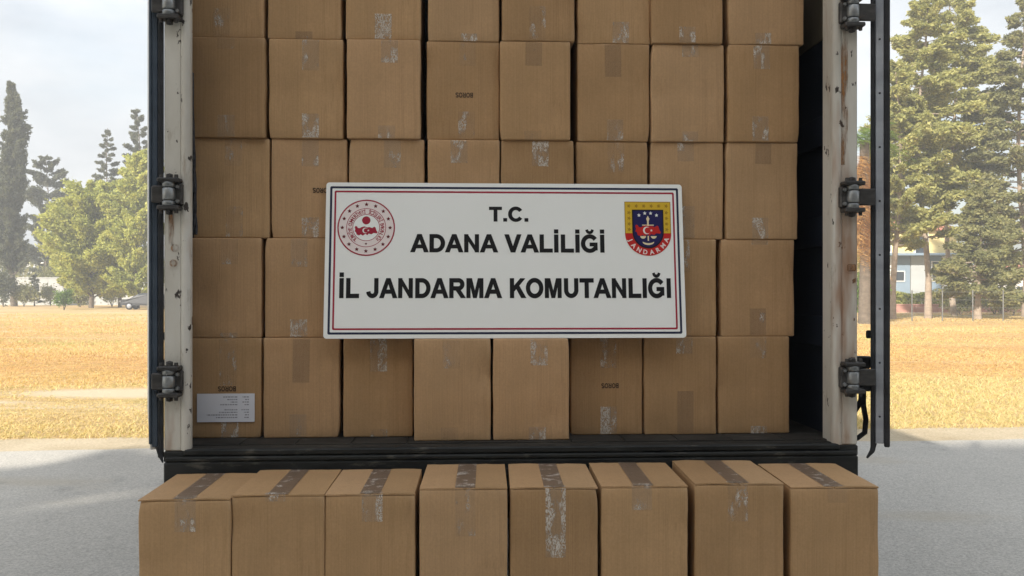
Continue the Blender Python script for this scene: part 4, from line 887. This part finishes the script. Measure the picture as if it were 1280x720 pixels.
# parked car
M['carpaint'] = m_dark('dark grey car paint', (.02, .022, .026), (.03, .032, .036), .45, 2, .4); M['lamp'], *_ = mat('lamp lens', (.6, .6, .58), .1, 0, .6); M['redlamp'], *_ = mat('tail lamp', (.35, .02, .02), .15)
d = 79; CA = tag(empty('parked_car', (at(185, d)[0], d, 0), R(4)), 'dark grey car parked under the narrow yellow tree', 'car')
prof = [(-2.15, .38), (-2.18, .62), (-2.1, .86), (-1.35, .98), (-.62, 1.42), (-.2, 1.50), (.75, 1.50), (1.35, 1.36), (1.95, 1.02), (2.15, .92), (2.18, .50), (2.1, .34)]
k = MB(); n = len(prof); secs = [(-.86, .86), (-.80, 1.0), (.80, 1.0), (.86, .86)]; v = []
for yy, sc in ((-.86, 0), (-.80, 1), (.80, 1), (.86, 0)):
    for px_, pz_ in prof: v.append((px_ * (1 if sc else .97), yy * (1 if pz_ < 1.0 else .84), pz_ if sc else .36 + (pz_ - .36) * .95))
f = [tuple(range(n))[::-1], tuple(range(3 * n, 4 * n))]
for i in range(3):
    for j in range(n): f.append((i * n + j, i * n + (j + 1) % n, (i + 1) * n + (j + 1) % n, (i + 1) * n + j))
k.add(v, f).build('body', M['carpaint'], CA)
for s in (-1, 1):
    y_ = s * .735
    for poly in ([(-1.12, 1.02), (-.52, 1.38), (-.05, 1.42), (-.05, 1.02)], [(.03, 1.02), (.03, 1.42), (.70, 1.42), (1.20, 1.28), (1.45, 1.05)]): MB().prism(poly, y_ - .02, y_ + .02).build('side_window', M['pane'], CA)
    for xx in (-1.35, 1.35):
        wv = empty('wheel', (xx, s * .78, .33), 0, CA); MB().lathe([(.2, -.1), (.3, -.11), (.33, -.06), (.33, .06), (.3, .11), (.2, .1)], (0, 0, 0), 'Y', 20).build('tyre', M['tyre'], wv); MB().lathe([(0, s * .09), (.2, s * .10), (.21, s * .05)], (0, 0, 0), 'Y', 16).build('rim', M['alu'], wv)
    MB().box(-2.2, -2.08, s * .62 - .14, s * .62 + .14, .66, .80, .02).build('headlight', M['lamp'], CA); MB().box(2.10, 2.2, s * .66 - .1, s * .66 + .1, .72, .92, .02).build('tail_lamp', M['redlamp'], CA)
MB().add([(-1.30, -.62, 1.03), (-1.30, .62, 1.03), (-.66, .58, 1.42), (-.66, -.58, 1.42)], [(0, 1, 2, 3)]).build('windscreen', M['pane'], CA)
# dry grass tufts over the field, near edge to the far trees
rs = np.random.RandomState(9); n = 130000
dd_ = 10.9 * (66 / 10.9) ** rs.uniform(0, 1, n); ang = rs.uniform(-.72, .72, n); keep = np.abs(ang) > .22; dd_ = dd_[keep]; ang = ang[keep]
gx = ang * dd_; gy = dd_ + .07 * np.clip(gx, -8, 8); bare = np.zeros(len(gx), bool)
for ex, ey, rx, ry in ((-6.4, 15.2, 2.6, .85), (-9.5, 13.9, 2.2, .4), (12.5, 47.0, 9.0, 2.0)): bare |= (((gx - ex) / rx) ** 2 + ((gy - ey) / ry) ** 2 + rs.uniform(-.6, .5, len(gx))) < .9
ok = (gy > 10.95 + .07 * gx + np.abs(rs.normal(size=len(gx))) * .35 - .45) & ~bare; gx, gy, dd_ = gx[ok], gy[ok], dd_[ok]
rep_ = 3; gx = np.repeat(gx, rep_) + rs.normal(size=len(gx) * rep_) * .05; gy = np.repeat(gy, rep_) + rs.normal(size=len(gy) * rep_) * .05; dd_ = np.repeat(dd_, rep_); n = len(gx)
C_ = np.stack([gx, gy, np.full(n, -.005)], 1); a = rs.uniform(0, 3.14, n); wd = (.003 + .0004 * dd_) * rs.uniform(.6, 1.3, n)
patch = .5 + .5 * np.sin(gx * .35 + 1.3 * np.sin(gy * .21)) * np.sin(gy * .5 + .8)
hh = rs.uniform(.02, .065, n) * (.5 + .9 * patch)
A_ = np.stack([np.cos(a) * wd, np.sin(a) * wd, np.zeros(n)], 1); B_ = np.stack([rs.normal(size=n) * .05, rs.normal(size=n) * .05, hh], 1)
g2 = np.sin(gx * .21 + 1.7) * np.sin(gy * .33 + .6 + .4 * np.sin(gx * .5)) + .35 * np.sin(gx * 1.1 + gy * .4)
green = np.where((g2 > np.where(gx < 0, .42, .8)) & (rs.uniform(0, 1, n) > .35), .6, 0)
gr = quads('dry_grass', C_, A_, B_, np.clip(np.where(dd_ + 4 * patch < 19, .45, .08) + patch * .25 + rs.uniform(0, .3, n) + (rs.uniform(0, 1, n) > .95) * .3 + green, 0, 1), M['straw'], None, True)
tag(gr, 'dry straw-coloured grass covering the field', 'grass', kind='stuff')
# low far-off belt of trees and scrub closing the horizon
rs = np.random.RandomState(77); nc = 420; cx = rs.uniform(-125, 125, nc); cy = 128 + rs.uniform(-5, 5, nc); hh_ = rs.uniform(1.5, 3.6, nc) * (1 + .6 * np.sin(cx * .09 + 1) ** 2); n = 60000; idx = rs.randint(0, nc, n)
u_ = unit(rs.normal(size=(n, 3))) * rs.uniform(.5, 1, (n, 1)) ** .5
C_ = np.stack([cx[idx] + u_[:, 0] * hh_[idx] * .75, cy[idx] + u_[:, 1] * hh_[idx] * .6, np.abs(hh_[idx] * .8 + u_[:, 2] * hh_[idx] * .85)], 1)
ft_ = leaves('distant_trees', C_, .55, .35, rs.uniform(0, 1, nc)[idx] * .7 + rs.uniform(0, .3, n), M['leaf_olive'], None, rs); tag(ft_, 'far-off belt of olive-green trees and scrub along the horizon', 'trees', kind='stuff')
# ------------------------------------------------------------------ thin summer haze
hm = bpy.data.materials.new('haze'); hm.use_nodes = True; hn = hm.node_tree.nodes; hn.clear()
ho = hn.new('ShaderNodeOutputMaterial'); pv = hn.new('ShaderNodeVolumePrincipled'); pv.inputs['Color'].default_value = (.93, .95, .97, 1); pv.inputs['Density'].default_value = .0022
hm.node_tree.links.new(pv.outputs[0], ho.inputs['Volume'])
tag(MB().box(-190, 190, -40, 190, -1.2, 27).build('haze', hm), kind='stuff')
